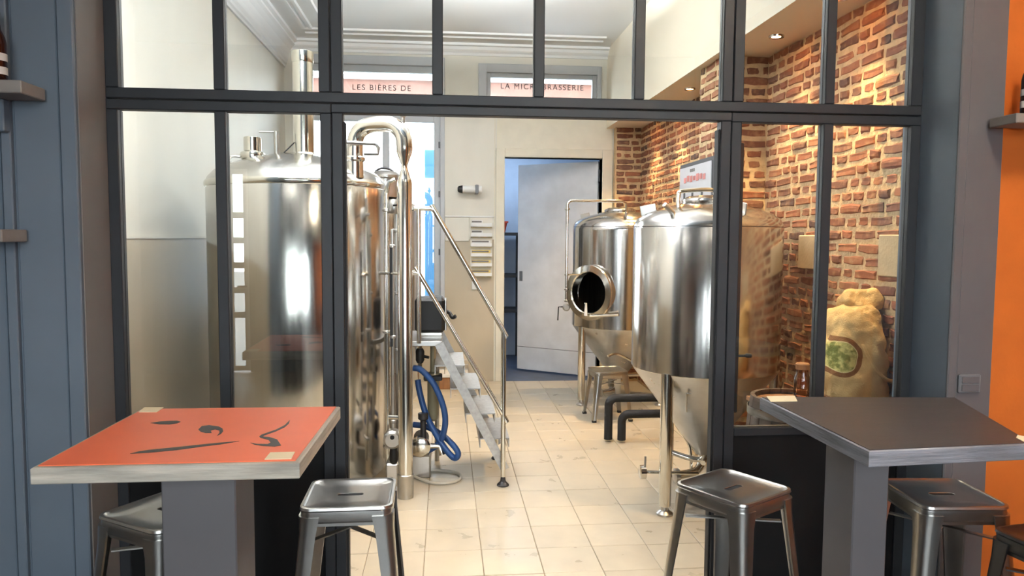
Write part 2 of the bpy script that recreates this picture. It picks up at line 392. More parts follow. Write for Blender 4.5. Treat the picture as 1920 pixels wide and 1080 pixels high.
frame_window('window_2', TX0, TX1, YB, TZ0, TZ1, 'small lettered transom window high above the doorway', w=.05)
def text(body, size, loc, name, m, parent, align='LEFT', rot=(PI/2, 0, 0)):
    cu = bpy.data.curves.new(name, 'FONT'); cu.body = body; cu.size = size; cu.align_x = align; cu.extrude = .002; cu.space_character = 1.25
    o = bpy.data.objects.new(name, cu); dg = bpy.context.evaluated_depsgraph_get(); C.objects.link(o)
    bpy.context.view_layer.update(); me = bpy.data.meshes.new_from_object(o.evaluated_get(bpy.context.evaluated_depsgraph_get()))
    bpy.data.objects.remove(o); me.materials.clear(); me.materials.append(MATS[m])
    o = bpy.data.objects.new(name, me); C.objects.link(o); o.rotation_euler = rot; o.parent = parent
    off = Vector((0, 0, 0)); p = parent
    while p is not None: off += p.location; p = p.parent
    o.location = Vector(loc)-off
    return o
text('LES BIÈRES DE', .085, at(660, 168, YB+.05), 'lettering', 'ink', w1)
w2 = bpy.data.objects['window_2']
text('LA MICROBRASSERIE', .085, at(938, 166, YB+.05), 'lettering', 'ink', w2)
# doorway
t = thing('door_1', (DX1, YB, 0), 'scuffed white door standing ajar into the dark store room', 'door', kind='structure')
b = MB()
for q in ((DX0-.1, DX0, 0, DZ1+.1), (DX1, DX1+.12, 0, DZ1+.1), (DX0, DX1, DZ1, DZ1+.1)): b.box(q[0], q[1], YB-.02, YB+.17, q[2], q[3], .006)
b.build('door_frame', 'frame_paint', t, angle=0)
hv = Vector((DX1-.015, YB+.12, 0)); fv = Vector((.905, 9.09, 0)); dv = (fv-hv).normalized(); nv = Vector((dv.y, -dv.x, 0))
T = Matrix(((dv.x, nv.x, 0, hv.x), (dv.y, nv.y, 0, hv.y), (0, 0, 1, 0), (0, 0, 0, 1)))
ln = (fv-hv).length
leaf = MB().box(0, ln, -.02, .02, .02, DZ1-.02, .003, T).build('leaf', 'door_paint', t, angle=0)
for sgn in (-1, 1): MB().box(ln-.07, ln-.03, .02*sgn, .027*sgn, 1.12, 1.24, 0, T).build('lock_plate', 'grey_plastic', leaf, angle=0)
MB().box(.0, ln, -.023, .023, .30, .306, 0, T).build('kick_line', 'grey_plastic', leaf, angle=0)
for z in (.3, 1.75, 2.3): MB().lathe([(.014, 0), (.014, .14)], 8, (DX1-.012, YB+.09, z)).build('hinge', 'zinc_dark', t)
# store room behind the doorway
b = MB()
b.box(.2, .3, YB+.17, 10.3, -.1, 2.9).box(2.3, 2.4, YB+.17, 10.3, -.1, 2.9).box(.2, 2.4, 10.3, 10.4, -.1, 2.9).box(.2, 2.4, YB+.17, 10.4, 2.8, 2.9)
tag(b.build('wall_store', 'store_wall', angle=0), 'bluish walls of the store room seen past the open door', 'wall', kind='structure')
tag(MB().box(.2, 2.4, YB+.02, 10.4, -.12, -.004).build('floor', 'store_floor', angle=0), 'dark blue floor inside the store room doorway', 'floor', kind='structure')

# ---- brick walls: every brick its own piece set in a mortar bed
def brick_mesh(L, k):
    rnd = random.Random(k*17+int(L*1000)); h, d = .051, .045; j = lambda a=.003: rnd.uniform(-a, a)
    x0, x1, z0, z1 = -L/2, L/2, -h/2, h/2; c = .009; vs = []
    for y, ins, a in ((0, 0, .001), (-d+.006, .0, .006), (-d-.003, c, .006)):
        for (xx, zz) in ((x0, z0), (0, z0), (x1, z0), (x1, 0), (x1, z1), (0, z1), (x0, z1), (x0, 0)):
            vs.append((xx-math.copysign(ins, xx)*(xx != 0)+j(a), y+j(.002), zz-math.copysign(ins, zz)*(zz != 0)+j(a)))
    fs = []
    for r in range(2):
        for i in range(8): q = (i+1) % 8; fs.append((r*8+i, r*8+q, (r+1)*8+q, (r+1)*8+i))
    fs.append(tuple(16+i for i in range(8)))
    return vs, fs
PITCH_Z = .0705
def brick_face(wall, u0, u1, z0, z1, T, keep, seed, maxn=300):
    """lay courses on the rectangle u0..u1 x z0..z1; T maps (u, outward=-y, z) to the room; keep(u,z) -> built as single brick"""
    rnd = random.Random(seed); rest = MB(); lay = []
    r = 0; z = z0+.035
    while z < z1-.02:
        u = u0+rnd.uniform(-.12, .0); k = 0
        while u < u1:
            L = rnd.choice((.195, .2, .095, .185, .09, .1)); a, bb = max(u, u0+.004), min(u+L, u1-.004)
            if bb-a > .03: lay.append(((a+bb)/2, z+rnd.uniform(-.004, .004), bb-a, rnd.random(), rnd.uniform(-.03, .03)))
            u += L+rnd.uniform(.013, .028)
        z += PITCH_Z; r += 1
    singles = [q for q in lay if keep(q[0], q[1])][:maxn]; sset = set(id(q) for q in singles)
    for q in lay:
        u, z, L, rv, tilt = q; base = .2 if L > .15 else .1; k = int(rv*5)
        Tb = T @ Matrix.Translation((u, rv*.010+.001, z)) @ Matrix.Rotation(tilt, 4, 'Y') @ Matrix.Diagonal((L/base, 1, 1+(rv-.5)*.12, 1))
        if id(q) in sset:
            o = bpy.data.objects.new('brick', BR[(base, k)]); C.objects.link(o); o.parent = wall; o.matrix_local = Tb
        else:
            vs, fs = brick_mesh(base, k); rest.add(vs, fs, Tb)
    if rest.v:
        o = rest.build('brick_courses', 'brick', wall, angle=0); o['kind'] = 'stuff'
BR = {}
for Lb in (.2, .1):
    for k in range(5):
        me = bpy.data.meshes.new('brick'); vs, fs = brick_mesh(Lb, k); me.from_pydata(vs, [], fs)
        bm = bmesh.new(); bm.from_mesh(me); bmesh.ops.recalc_face_normals(bm, faces=bm.faces); bm.to_mesh(me); bm.free()
        me.materials.append(MATS['brick']); BR[(Lb, k)] = me
MT = lambda c0, c1, o: Matrix(((c0[0], c1[0], 0, o[0]), (c0[1], c1[1], 0, o[1]), (0, 0, 1, 0), (0, 0, 0, 1)))
# near stretch of the right wall: u runs along +Y, outward (-y local) is -X
wr = MB().box(XA, XA+.12, YP, PY0+.05, -.1, ZS+.02).build('wall_right', 'mortar', angle=0)
tag(wr, 'old brick wall beside the malt sack with cream mortar', 'wall', kind='structure')
brick_face(wr, YP+.02, PY0, .02, ZS, MT((0, 1), (1, 0), (XA+.036, 0)), lambda u, z: u > 3.5 and z > .78, 1)
pr = MB().box(PX, XA+.12, PY0, PY1, -.1, ZS+.02).build('wall_pier', 'mortar', angle=0)
tag(pr, 'projecting brick pier in the middle of the brick wall', 'wall', kind='structure')
brick_face(pr, PX, XA, .02, ZS, MT((1, 0), (0, 1), (0, PY0+.036)), lambda u, z: z > .6, 2)
brick_face(pr, PY0, PY1, .02, ZS, MT((0, 1), (1, 0), (PX+.036, 0)), lambda u, z: z > 1.2, 3)
wf = MB().box(XA, XA+.12, PY1-.02, YB, -.1, ZS+.02).build('wall_right', 'mortar', angle=0)
tag(wf, 'farther brick wall beyond the pier washed by warm spotlights', 'wall', kind='structure')
brick_face(wf, PY1, YB, .02, ZS, MT((0, 1), (1, 0), (XA+.036, 0)), lambda u, z: z > 1.72, 4)
wj = MB().box(1.92, XA+.1, YB-.09, YB-.005, -.1, ZS+.02).build('wall_return', 'mortar', angle=0)
tag(wj, 'narrow strip of brickwork between the doorway and the corner', 'wall', kind='structure')
brick_face(wj, 1.93, XA, .02, ZS, MT((1, 0), (0, 1), (0, YB-.054)), lambda u, z: z > 1.6, 5)

# ---- wall that holds the partition (grey woodwork, orange beyond)
b = MB(); b.box(-3.7, OX0, YF, YP+.1, 0, 3.9).box(OX0, OX1, YF, YP+.1, OZ, 3.9)
wfL = b.build('wall_front', 'grey_paint', angle=0); tag(wfL, 'blue-grey panelled woodwork beside the tall pane of the partition', 'wall', kind='structure')
for x0, x1, d in ((-1.342, -1.288, .014), (-1.497, -1.346, .006), (-1.535, -1.502, .022), (-1.95, -1.545, .006)):
    MB().box(x0, x1, YF-d, YF, 0, 3.6, .004).build('board', 'grey_paint', wfL, angle=0)
MB().box(OX0-.001, OX0+.004, YF+.01, YP-.03, 0, OZ, 0).build('reveal_lining', 'reveal_paint', wfL, angle=0)
b = MB(); b.box(OX1, 2.19, YF, YP+.1, 0, 3.9)
wfR = b.build('wall_front', 'grey_paint', angle=0); tag(wfR, 'slate grey door casing beside the orange wall, switch plate fixed on it', 'wall', kind='structure')
MB().box(OX1-.002, 2.035, YF-.014, YF, 0, 3.6, .004).build('board', 'taupe_paint', wfR, angle=0)
MB().box(2.039, 2.188, YF-.006, YF, 0, 3.6, .003).build('board', 'taupe_paint', wfR, angle=0)
tag(MB().box(2.19, 3.2, YF+.02, YP+.1, 0, 3.9).build('wall_orange', 'orange_wall', angle=0), 'bright orange painted wall behind the dark table', 'wall', kind='structure')
# bar room behind the viewer
b = MB(); ys = -3.1
for q in ((-3.7, -2.60, 0, 3.9), (-2.60, -2.35, 2.45, 3.9), (-2.35, -1.3, 0, 3.9), (-1.3, .3, 0, .9), (-1.3, .3, 3.3, 3.9), (.3, .7, 0, 3.9), (.7, 2.3, 0, .9), (.7, 2.3, 3.3, 3.9), (2.3, 3.2, 0, 3.9)):
    b.box(q[0], q[1], ys-.1, ys, q[2], q[3])
tag(b.build('wall_street', 'grey_paint', angle=0), 'grey shopfront woodwork of the bar room towards the street', 'wall', kind='structure')
tag(MB().box(-3.7, -3.6, -3.1, YF, 0, 3.9).build('wall_bar', 'cream_wall', angle=0), 'cream side wall of the bar room', 'wall', kind='structure')
tag(MB().box(3.1, 3.2, -3.1, YF, 0, 3.9).build('wall_bar', 'orange_wall', angle=0), 'orange side wall of the bar room', 'wall', kind='structure')
frame_window('window_3', -1.3, .3, ys-.1, .9, 3.3, 'wide shopfront window of the bar room next to its glass door', bars=(-.5,), rails=(2.5,))
frame_window('window_4', .7, 2.3, ys-.1, .9, 3.3, 'wide shopfront window of the bar room near the orange wall', bars=(1.5,), rails=(2.5,))
t = frame_window('door_2', -2.60, -2.35, ys-.1, .02, 2.45, 'narrow glazed entrance door leaf of the bar room', rails=(.7, 1.0, 1.3, 1.6, 1.9), w=.06)
MB().tube([(-2.38, ys+.02, 1.05), (-2.38, ys+.06, 1.05), (-2.47, ys+.06, 1.05)], .011, 8).build('handle', 'steel', t)
# outside
tag(MB().box(-30, 30, -30, -3.21, -.3, -.05).build('street', 'pavement', angle=0), 'grey street outside the bar room', 'street', kind='structure')
tag(MB().box(-30, 30, YB+.17, 40, -.3, -.13).build('yard', 'pavement', angle=0), 'pale paved street outside the back window', 'street', kind='structure')
b = thing('street_facade', (-1, 14, -.13), 'pale house front across the street with pink band under its cornice', 'building')
MB().box(-9, 9, 14, 18, -.13, 4.05).build('wall', 'facade_white', b, angle=0)
MB().box(-9, 9, 13.97, 18, 4.05, 4.2).build('string_course', 'facade_cream', b, angle=0)
MB().box(-9, 9, 13.99, 18, 4.2, 4.55).build('frieze', 'facade_pink', b, angle=0)
MB().box(-9, 9, 13.9, 18, 4.55, 4.62).build('gutter', 'facade_white', b, angle=0)
tag(MB().box(-.26, .12, 9.4, 12.5, -.13, 2.75, .01).build('yard_wall', 'blue_render', angle=0), 'pale blue rendered wall standing outside the back window', 'wall', kind='structure')

# ================================================================ glazed partition
D = .026
def member(b, x0, x1, z0, z1, d=D): b.box(x0, x1, YP-d, YP+d, z0, z1, .003)
ZB = 2.135; ZM = 2.172                               # underside of the lintel, joint of the two frames
t = thing('window_5', (.35, YP, ZM), 'upper row of panes in the black steel partition', 'window', kind='structure')
mul = [-.868, -.03, .375, .785, 1.593]
b = MB(); member(b, OX0, OX1, ZM+.002, ZM+.042); member(b, OX0, OX1, OZ-.04, OZ); member(b, OX0, OX0+.05, ZM+.042, OZ-.04); member(b, OX1-.05, OX1, ZM+.042, OZ-.04)
b.build('frame', 'black_steel', t, angle=0)
for xj in (-.447, 1.178):
    for s in (-1, 1):
        b = MB(); member(b, xj+s*.0235-.0215, xj+s*.0235+.0215, ZM+.042, OZ-.04); b.build('post', 'black_steel', t, angle=0)
for xm in mul:
    b = MB(); member(b, xm-.021, xm+.021, ZM+.042, OZ-.04); b.build('mullion', 'black_steel', t, angle=0)
edges = [OX0+.05, -.889, -.847, -.492, -.402, -.051, -.009, .354, .396, .764, .806, 1.133, 1.223, 1.572, 1.614, OX1-.05]
for i in range(0, 16, 2): MB().box(edges[i], edges[i+1], YP-.003, YP+.003, ZM+.042, OZ-.04).build('pane', 'glass', t, angle=0)
ZP = .845
def side_panel(name, x0, x1, xm, inner, label):
    t = thing(name, ((x0+x1)/2, YP, 0), label, 'window', kind='structure')
    b = MB(); member(b, x0, x0+.043, 0, ZM-.04); member(b, x1-.043, x1, 0, ZM-.04); member(b, x0, x1, ZM-.04, ZM-.002); member(b, x0+.043, x1-.043, ZP-.03, ZP+.005)
    b.build('frame', 'black_steel', t, angle=0)
    b = MB(); member(b, xm-.021, xm+.021, ZP+.005, ZM-.04); b.build('mullion', 'black_steel', t, angle=0)
    b = MB(); member(b, *((x1+.002, x1+.045) if inner > 0 else (x0-.045, x0-.002)), 0, ZB); b.build('post', 'black_steel', t, angle=0)
    MB().box(x0+.043, x1-.043, YP-.012, YP+.012, 0, ZP-.03).build('kick_panel', 'black_panel', t, angle=0)
    for a, c in ((x0+.043, xm-.021), (xm+.021, x1-.043)): MB().box(a, c, YP-.003, YP+.003, ZP+.005, ZM-.04).build('pane', 'glass', t, angle=0)
    xe = x1+.0475 if inner > 0 else x0-.0475
    MB().box(xe-.005, xe+.005, YP-.014, YP+.03, 0, ZM-.07, .002).build('seal', 'rubber', t, angle=0)
    return t
side_panel('window_6', OX0, -.445, -.868, 1, 'side panel of the steel partition behind the orange table')
t = side_panel('window_7', 1.176, OX1, 1.593, -1, 'side panel of the steel partition behind the dark table')
b = MB(); member(b, -.445, 1.176, ZB, ZM-.002); b.build('lintel', 'black_steel', bpy.data.objects['window_5'], angle=0)
q = at(1397, 667, YP+.03); b = MB().tube([q+Vector((-.03, 0, 0)), q+Vector((.01, .0, 0))], .006, 8); b.lathe([(.012, -.008), (.016, 0), (.012, .008)], 12, tuple(q+Vector((.015, 0, 0)))); b.build('latch', 'rubber', t)
q = at(1392, 268, YP+.04); MB().box(q.x-.008, q.x+.01, q.y, q.y+.03, .9, q.z, .004).build('slide_rail', 'rubber', t, angle=0)

# ================================================================ lamps: added fill lamps, recessed spotlights, store room lamp
def fill_led(x, y, ZL, UPW, label):  # hanging fill lamp added out of view to brighten walls and floor
    ZC = ZL+.30
    t = thing('ceiling_lamp', (x, y, ZC-.30), label, 'lamp', 'added fill lamps over the vessels')
    MB().box(x-.33, x+.33, y-.16, y+.16, ZC-.30, ZC-.251, .006).build('housing', 'white_plastic', t, angle=0)
    MB().box(x-.31, x+.31, y-.14, y+.14, ZC-.306, ZC-.30).build('diffuser', 'fill_white', t, angle=0)
    l = bpy.data.lights.new('fill_light', 'AREA'); l.shape = 'RECTANGLE'; l.size = .6; l.size_y = .26; l.energy = 15 if y < 4 else 7; l.color = (1, .97, .92)
    o = bpy.data.objects.new('fill_light', l); C.objects.link(o); o.location = (0, 0, -.012); o.parent = t
    l = l.copy(); l.energy = UPW; l.color = (.92, .96, 1)  # added uplight that lifts the ceiling brightness
    o = bpy.data.objects.new('fill_light', l); C.objects.link(o); o.location = (0, 0, .06); o.rotation_euler = (PI, 0, 0); o.parent = t
    for q in (-.3, .3): MB().tube([(x+q, y, ZC-.26), (x+q, y, 3.78)], .004, 6).build('hanger', 'steel', t)
    MB().box(x-.31, x+.31, y-.14, y+.14, ZC-.251, ZC-.245).build('diffuser', 'fill_white', t, angle=0)
fill_led(-.85, 3.5, 3.08, 120, 'unseen flat white fill lamp added just inside the partition')
fill_led(.35, 5.45, 3.46, 360, 'unseen flat white fill lamp added above the steel steps')
def bar_fill_lamp(x, y, label):  # unseen fill lamp added to brighten table tops and the left reveal
    t = thing('ceiling_lamp', (x, y, 3.84), label, 'lamp', 'added fill lamps of the bar room')
    MB().lathe([(.28, .06), (.30, .05), (.30, .01), (.29, 0)], 36, (x, y, 3.84)).build('housing', 'white_plastic', t)
    MB().lathe([(.001, -.002), (.285, -.002)], 36, (x, y, 3.84), cap0=False).build('diffuser', 'fill_white', t)
    l = bpy.data.lights.new('bar_fill_light', 'AREA'); l.shape = 'DISK'; l.size = .56; l.energy = 15; l.color = (1, .97, .93)
    o = bpy.data.objects.new('bar_fill_light', l); C.objects.link(o); o.location = (0, 0, -.01); o.parent = t
bar_fill_lamp(1.5, .9, 'unseen round white fill lamp added to the bar room near the orange wall')
SPOTS = [(2.03, 3.72, 'recessed warm spotlight above the malt sack'), (2.03, 4.46, 'recessed warm spotlight in front of the brick pier'),
         (2.03, 6.07, 'recessed warm spotlight just beyond the brick pier'), (2.03, 6.85, 'recessed warm spotlight midway along the farther brick wall'), (2.03, 7.65, 'recessed warm spotlight nearest the doorway')]
for x, y, lab in SPOTS:
    t = thing('spotlight', (x, y, ZS-.012), lab, 'lamp', 'recessed spotlights in the soffit')
    MB().lathe([(.028, -.002), (.045, -.006), (.047, .006), (.028, .006)], 20, (x, y, ZS-.006), cap0=False, cap1=False).build('ring', 'steel', t)
    MB().lathe([(.001, .002), (.028, .002)], 16, (x, y, ZS-.008), cap0=False).build('lens', 'lamp_warm', t)
    l = bpy.data.lights.new('spot_light', 'SPOT'); l.energy = 115; l.color = (1, .67, .32); l.spot_size = math.radians(95); l.spot_blend = .7; l.shadow_soft_size = .03
    o = bpy.data.objects.new('spot_light', l); C.objects.link(o); o.location = (0, 0, -.02); o.parent = t; o.rotation_euler = (0, math.radians(12), 0)
t = thing('ceiling_lamp', (.75, 9.5, 2.72), 'round lamp on the store room ceiling past the door', 'lamp')
MB().lathe([(.11, .08), (.13, .03), (.11, 0), (.05, -.01)], 24, (.75, 9.5, 2.72)).build('shade', 'white_plastic', t)
l = bpy.data.lights.new('store_light', 'POINT'); l.energy = 16; l.color = (.62, .8, 1); l.shadow_soft_size = .1
o = bpy.data.objects.new('store_light', l); C.objects.link(o); o.location = (.1, 0, -.2); o.parent = t

# ================================================================ brewing vessels
def disc_foot(b, x, y, r=.045): b.lathe([(r, 0), (r, .012), (r*.5, .03), (r*.42, .06)], 14, (x, y, 0))
# --- large kettle at the left
K = (-.98, 5.05); KR = .57
t = thing('brew_kettle', (K[0], K[1], 0), 'large polished steel kettle with chimney and swan-neck pipe', 'kettle')
MB().lathe([(KR-.02, .06), (KR, .09), (KR, 1.97), (KR-.008, 1.985)], 64, (K[0], K[1], 0)).build('body', 'steel', t)
MB().lathe([(KR+.004, 1.965), (KR+.01, 1.975), (KR+.01, 1.995), (KR+.004, 2.005)], 64, (K[0], K[1], 0), cap0=False, cap1=False).build('rim_band', 'steel_pipe', t)
MB().lathe([(KR, 2.0), (KR-.012, 2.03), (KR-.05, 2.07), (KR-.12, 2.105), (.3, 2.16), (.15, 2.19), (.02, 2.20)], 64, (K[0], K[1], 0), cap0=False).build('dome', 'steel', t)
for a in range(4):
    MB().lathe([(.05, 0), (.05, .03), (.035, .04), (.035, .1)], 16, (K[0]+.44*math.cos(a*PI/2+.8), K[1]+.44*math.sin(a*PI/2+.8), 0)).build('foot', 'steel_dull', t)
cp = at(570, 300, K[1]-.05)
ch = MB().lathe([(.066, 2.1), (.066, 2.79)], 28, (cp.x, cp.y, 0)).build('chimney', 'steel_pipe', t)
MB().lathe([(.068, 2.78), (.071, 2.79), (.071, 2.85), (.064, 2.855)], 28, (cp.x, cp.y, 0), cap1=False).build('collar', 'steel_pipe', ch)
MB().lathe([(.10, 2.155), (.085, 2.18), (.07, 2.2)], 28, (cp.x, cp.y, 0), cap0=False, cap1=False).build('flange', 'steel_pipe', ch)
mp = at(465, 300, K[1]-.1)
mw = MB().lathe([(.05, 2.0), (.05, 2.14), (.075, 2.15), (.08, 2.17), (.075, 2.19), (.055, 2.2), (.055, 2.285), (.05, 2.29)], 24, (mp.x+.03, mp.y, 0)).build('manway', 'steel_pipe', t)
MB().tube(smooth([(mp.x-.03, mp.y, 2.16), (mp.x-.1, mp.y-.02, 2.16), (mp.x-.13, mp.y-.02, 2.10), (mp.x-.11, mp.y-.02, 2.05)]), .008, 8).build('clamp', 'steel_dull', mw)
MB().tube(arc((mp.x-.1, mp.y-.03, 2.10), .025, 0, 2*PI, 14)[:-1], .007, 8, closed=True).build('ring', 'steel_dull', mw)
vp = at(516, 300, K[1]-.1)
va = MB().tube([(vp.x+.01, vp.y, 2.1), (vp.x+.01, vp.y, 2.33)], .018, 12).build('spray_valve', 'steel_dull', t)
MB().tube([(vp.x+.01, vp.y, 2.325), (vp.x-.1, vp.y, 2.325)], .006, 8).build('lever', 'steel_dull', va)
MB().tube(smooth([(vp.x-.1, vp.y-.02, 2.12), (vp.x+.02, vp.y-.02, 2.16), (cp.x-.05, cp.y-.05, 2.26)]), .004, 6).build('cable', 'black_plastic', va)
# swan-neck pipe from the dome down to the floor
PXp, PYp = -.25, 4.62
sx, sy = -.565, 4.74
pts = [(sx, sy, 2.02), (sx, sy, 2.2)]
R_u = .5*math.dist((sx, sy), (PXp, PYp)); dirx = Vector((PXp-sx, PYp-sy, 0)).normalized(); cx = Vector((sx, sy, 2.2))+dirx*R_u
rr = [.055, .05]
for i in range(1, 17):
    a = PI-PI*i/16
    p = cx+dirx*R_u*math.copysign(abs(math.cos(a))**.75, math.cos(a))+Vector((0, 0, .15*abs(math.sin(a))**.75)); pts.append(tuple(p)); rr.append(.05)
sn = MB().tube(pts, rr, 20).build('swan_neck', 'steel_pipe', t)
MB().lathe([(.052, 0), (.064, .01), (.064, .025), (.052, .035)], 24, (sx, sy, 2.12), cap0=False, cap1=False).build('clamp_ring', 'steel_pipe', sn)
dp = MB().lathe([(.050, .12), (.046, .125), (.046, 1.985), (.040, 2.01), (.019, 2.075), (.019, 2.09), (.048, 2.17), (.0505, 2.20)], 24, (PXp, PYp, 0), cap1=False).build('down_pipe', 'steel_pipe', t)
MB().lathe([(.050, .0), (.050, .13), (.053, .135), (.053, .15), (.047, .155)], 24, (PXp, PYp, 0), cap1=False).build('base_sleeve', 'steel_dull', dp)
MB().lathe([(.012, 2.3), (.012, 2.385), (.03, 2.405), (.03, 2.42), (.012, 2.43), (.012, 2.46)], 16, (PXp-.01, PYp+.02, 0)).build('vent_valve', 'steel_dull', sn)
MB().tube([(-.72, 4.66, 2.235), (-.43, 4.66, 2.225), (-.41, 4.66, 2.20), (-.415, 4.66, 2.165), (-.5, 4.66, 2.165)], .012, 8).build('bypass_pipe', 'steel_dull', t)
# narrow service pipes between kettle and down pipe
for i, (x, y, r, z0, z1) in enumerate(((-.375, 4.80, .016, .12, 1.93), (-.335, 4.74, .011, .3, 1.70), (-.315, 4.86, .02, .75, 1.8))):
    sp = MB().tube([(x, y, z0), (x, y, z1)], r, 12).build('service_pipe', 'steel_dull' if i else 'steel_pipe', t)
    for z in (z0+.15, z1-.12, (z0+z1)*.5): MB().lathe([(r*1.1, 0), (r*1.9, .006), (r*1.9, .018), (r*1.1, .024)], 14, (x, y, z), cap0=False, cap1=False).build('clamp_ring', 'steel_dull', sp)
MB().tube([(-.375, 4.80, 1.93), (-.36, 4.8, 2.0), (-.32, 4.8, 2.02)], .016, 10).build('elbow', 'steel_pipe', t)
v = MB().lathe([(.03, 0), (.04, .02), (.04, .07), (.03, .09)], 18, (-.325, 4.78, 1.80)).build('valve', 'steel_dull', t)
MB().tube([(-.325, 4.74, 1.85), (-.30, 4.68, 1.85)], .006, 8).build('lever', 'rubber', v)
MB().bar((-.342, 4.735, .95), (-.342, 4.735, 1.6), .018, .018).build('sight_gauge', 'black_plastic', t)
MB().tube([(-.42, 4.78, 1.42), (-.28, 4.70, 1.42)], .01, 8).build('cross_pipe', 'steel_pipe', t)
# pump at the foot of the kettle
p = thing('transfer_pump', (-.34, 4.72, 0), 'small steel pump standing between the kettle and its pipe', 'pump')
MB().lathe([(.045, -.05), (.06, -.035), (.06, .035), (.045, .05)], 20, T=Matrix.Translation((-.335, 4.70, .36)) @ Matrix.Rotation(PI/2, 4, 'X')).build('volute', 'steel_dull', p)
MB().lathe([(.014, -.012), (.014, .0)], 14, T=Matrix.Translation((-.335, 4.645, .38)) @ Matrix.Rotation(PI/2, 4, 'X')).build('bolt', 'rubber', p)
MB().box(-.38, -.30, 4.68, 4.80, 0, .2, .01).build('motor', 'steel_dull', p, angle=0)
MB().lathe([(.02, .2), (.028, .22), (.028, .27), (.02, .30)], 14, (-.33, 4.70, 0)).build('inlet', 'black_plastic', p)
MB().tube([(-.36, 4.70, .5), (-.29, 4.68, .5)], .014, 10).build('outlet', 'steel_pipe', p)
# --- second vessel behind
K2 = (-.75, 6.5); R2 = .52
t = thing('mash_tun', (K2[0], K2[1], 0), 'steel vessel half hidden behind the large kettle', 'vessel')
MB().lathe([(R2-.02, .25), (R2, .28), (R2, 1.86), (R2-.01, 1.88)], 56, (K2[0], K2[1], 0)).build('body', 'steel', t)
MB().lathe([(R2, 1.88), (R2-.03, 1.93), (R2-.1, 1.97), (.25, 2.04), (.02, 2.06)], 56, (K2[0], K2[1], 0), cap0=False).build('dome', 'steel', t)
for a in range(4): MB().tube([(K2[0]+.42*math.cos(a*PI/2+.8), K2[1]+.42*math.sin(a*PI/2+.8), 0), (K2[0]+.42*math.cos(a*PI/2+.8), K2[1]+.42*math.sin(a*PI/2+.8), .3)], .035, 14).build('leg', 'steel_dull', t)
mw = MB().lathe([(.11, 1.98), (.11, 2.13), (.13, 2.14), (.13, 2.16), (.10, 2.19), (.03, 2.205)], 26, (-.50, 6.25, 0)).build('manway', 'steel_dull', t)
MB().tube([(-.39, 6.2, 2.05), (-.36, 6.2, 2.05), (-.36, 6.2, 2.17)], .012, 8).build('clamp', 'steel_dull', mw)
MB().tube(arc((-.50, 6.2, 2.12), .10, .2, PI-.2, 10, 'xz'), .009, 8).build('handle', 'zinc_dark', mw)

# --- fermenters
def fermenter(name, cx, cy, r, z0, z1, leg_a, label):
    t = thing(name, (cx, cy, 0), label, 'fermenter', 'conical fermenters along the brick wall')
    MB().lathe([(r-.006, z0-.006), (r, z0), (r, z1-.01), (r-.006, z1)], 72, (cx, cy, 0)).build('body', 'steel', t)
    h = .16
    MB().lathe([(r, z1), (r-.004, z1+.012), (r-.02, z1+.045), (r-.06, z1+.075), (r-.15, z1+.11), (r-.27, z1+.14), (.14, z1+h-.005)], 72, (cx, cy, 0), cap0=False, cap1=False).build('dome', 'steel', t)
    zc = z0-.54
    MB().lathe([(r-.002, z0), (r-.012, z0-.02), (.06, zc), (.04, zc-.03)], 64, (cx, cy, 0), cap0=False).build('cone', 'steel_dull', t)
    for k in range(3):
        a = leg_a+k*2*PI/3; lx, ly = cx+(r-.02)*math.cos(a), cy+(r-.02)*math.sin(a)
        lg = MB().lathe([(.035, .055), (.037, .06), (.037, z0+.005)], 20, (lx, ly, 0)).build('leg', 'steel_pipe', t)
        b = MB(); disc_foot(b, lx, ly, .05); b.build('foot', 'steel_dull', lg)
        q = leg_a+k*2*PI/3+PI/3
        MB().box(-.004, .004, -.05, .05, -.055, .03, .003, Matrix.Translation((cx+(r-.09)*math.cos(q), cy+(r-.09)*math.sin(q), z1+.11)) @ Matrix.Rotation(q+PI/2, 4, 'Z') @ Matrix.Rotation(.2, 4, 'X')).build('lifting_lug', 'steel_dull', t, angle=0)
    b = MB().lathe([(.15, z1+h-.02), (.16, z1+h), (.155, z1+h+.012), (.12, z1+h+.03), (.04, z1+h+.038)], 36, (cx, cy, 0), cap0=False); b.build('manway_lid', 'steel', t)
    # bottom outlet with valve
    o = MB().tube(smooth([(cx, cy, zc-.02), (cx, cy, zc-.09), (cx-.06, cy-.05, zc-.13), (cx-.2, cy-.12, zc-.13)], 5), .026, 14).build('outlet_pipe', 'steel_pipe', t)
    MB().lathe([(.03, -.02), (.045, -.012), (.045, .012), (.03, .02)], 18, T=Matrix.Translation((cx-.2, cy-.12, zc-.13)) @ Matrix.Rotation(PI/2, 4, 'Y')).build('valve', 'steel_dull', o)
    return t
FX, FY = 1.635, 4.50
t = fermenter('fermenter', FX, FY, .455, .85, 1.725, math.atan2(-.315, -.355), 'steel conical fermenter standing close behind the partition post')
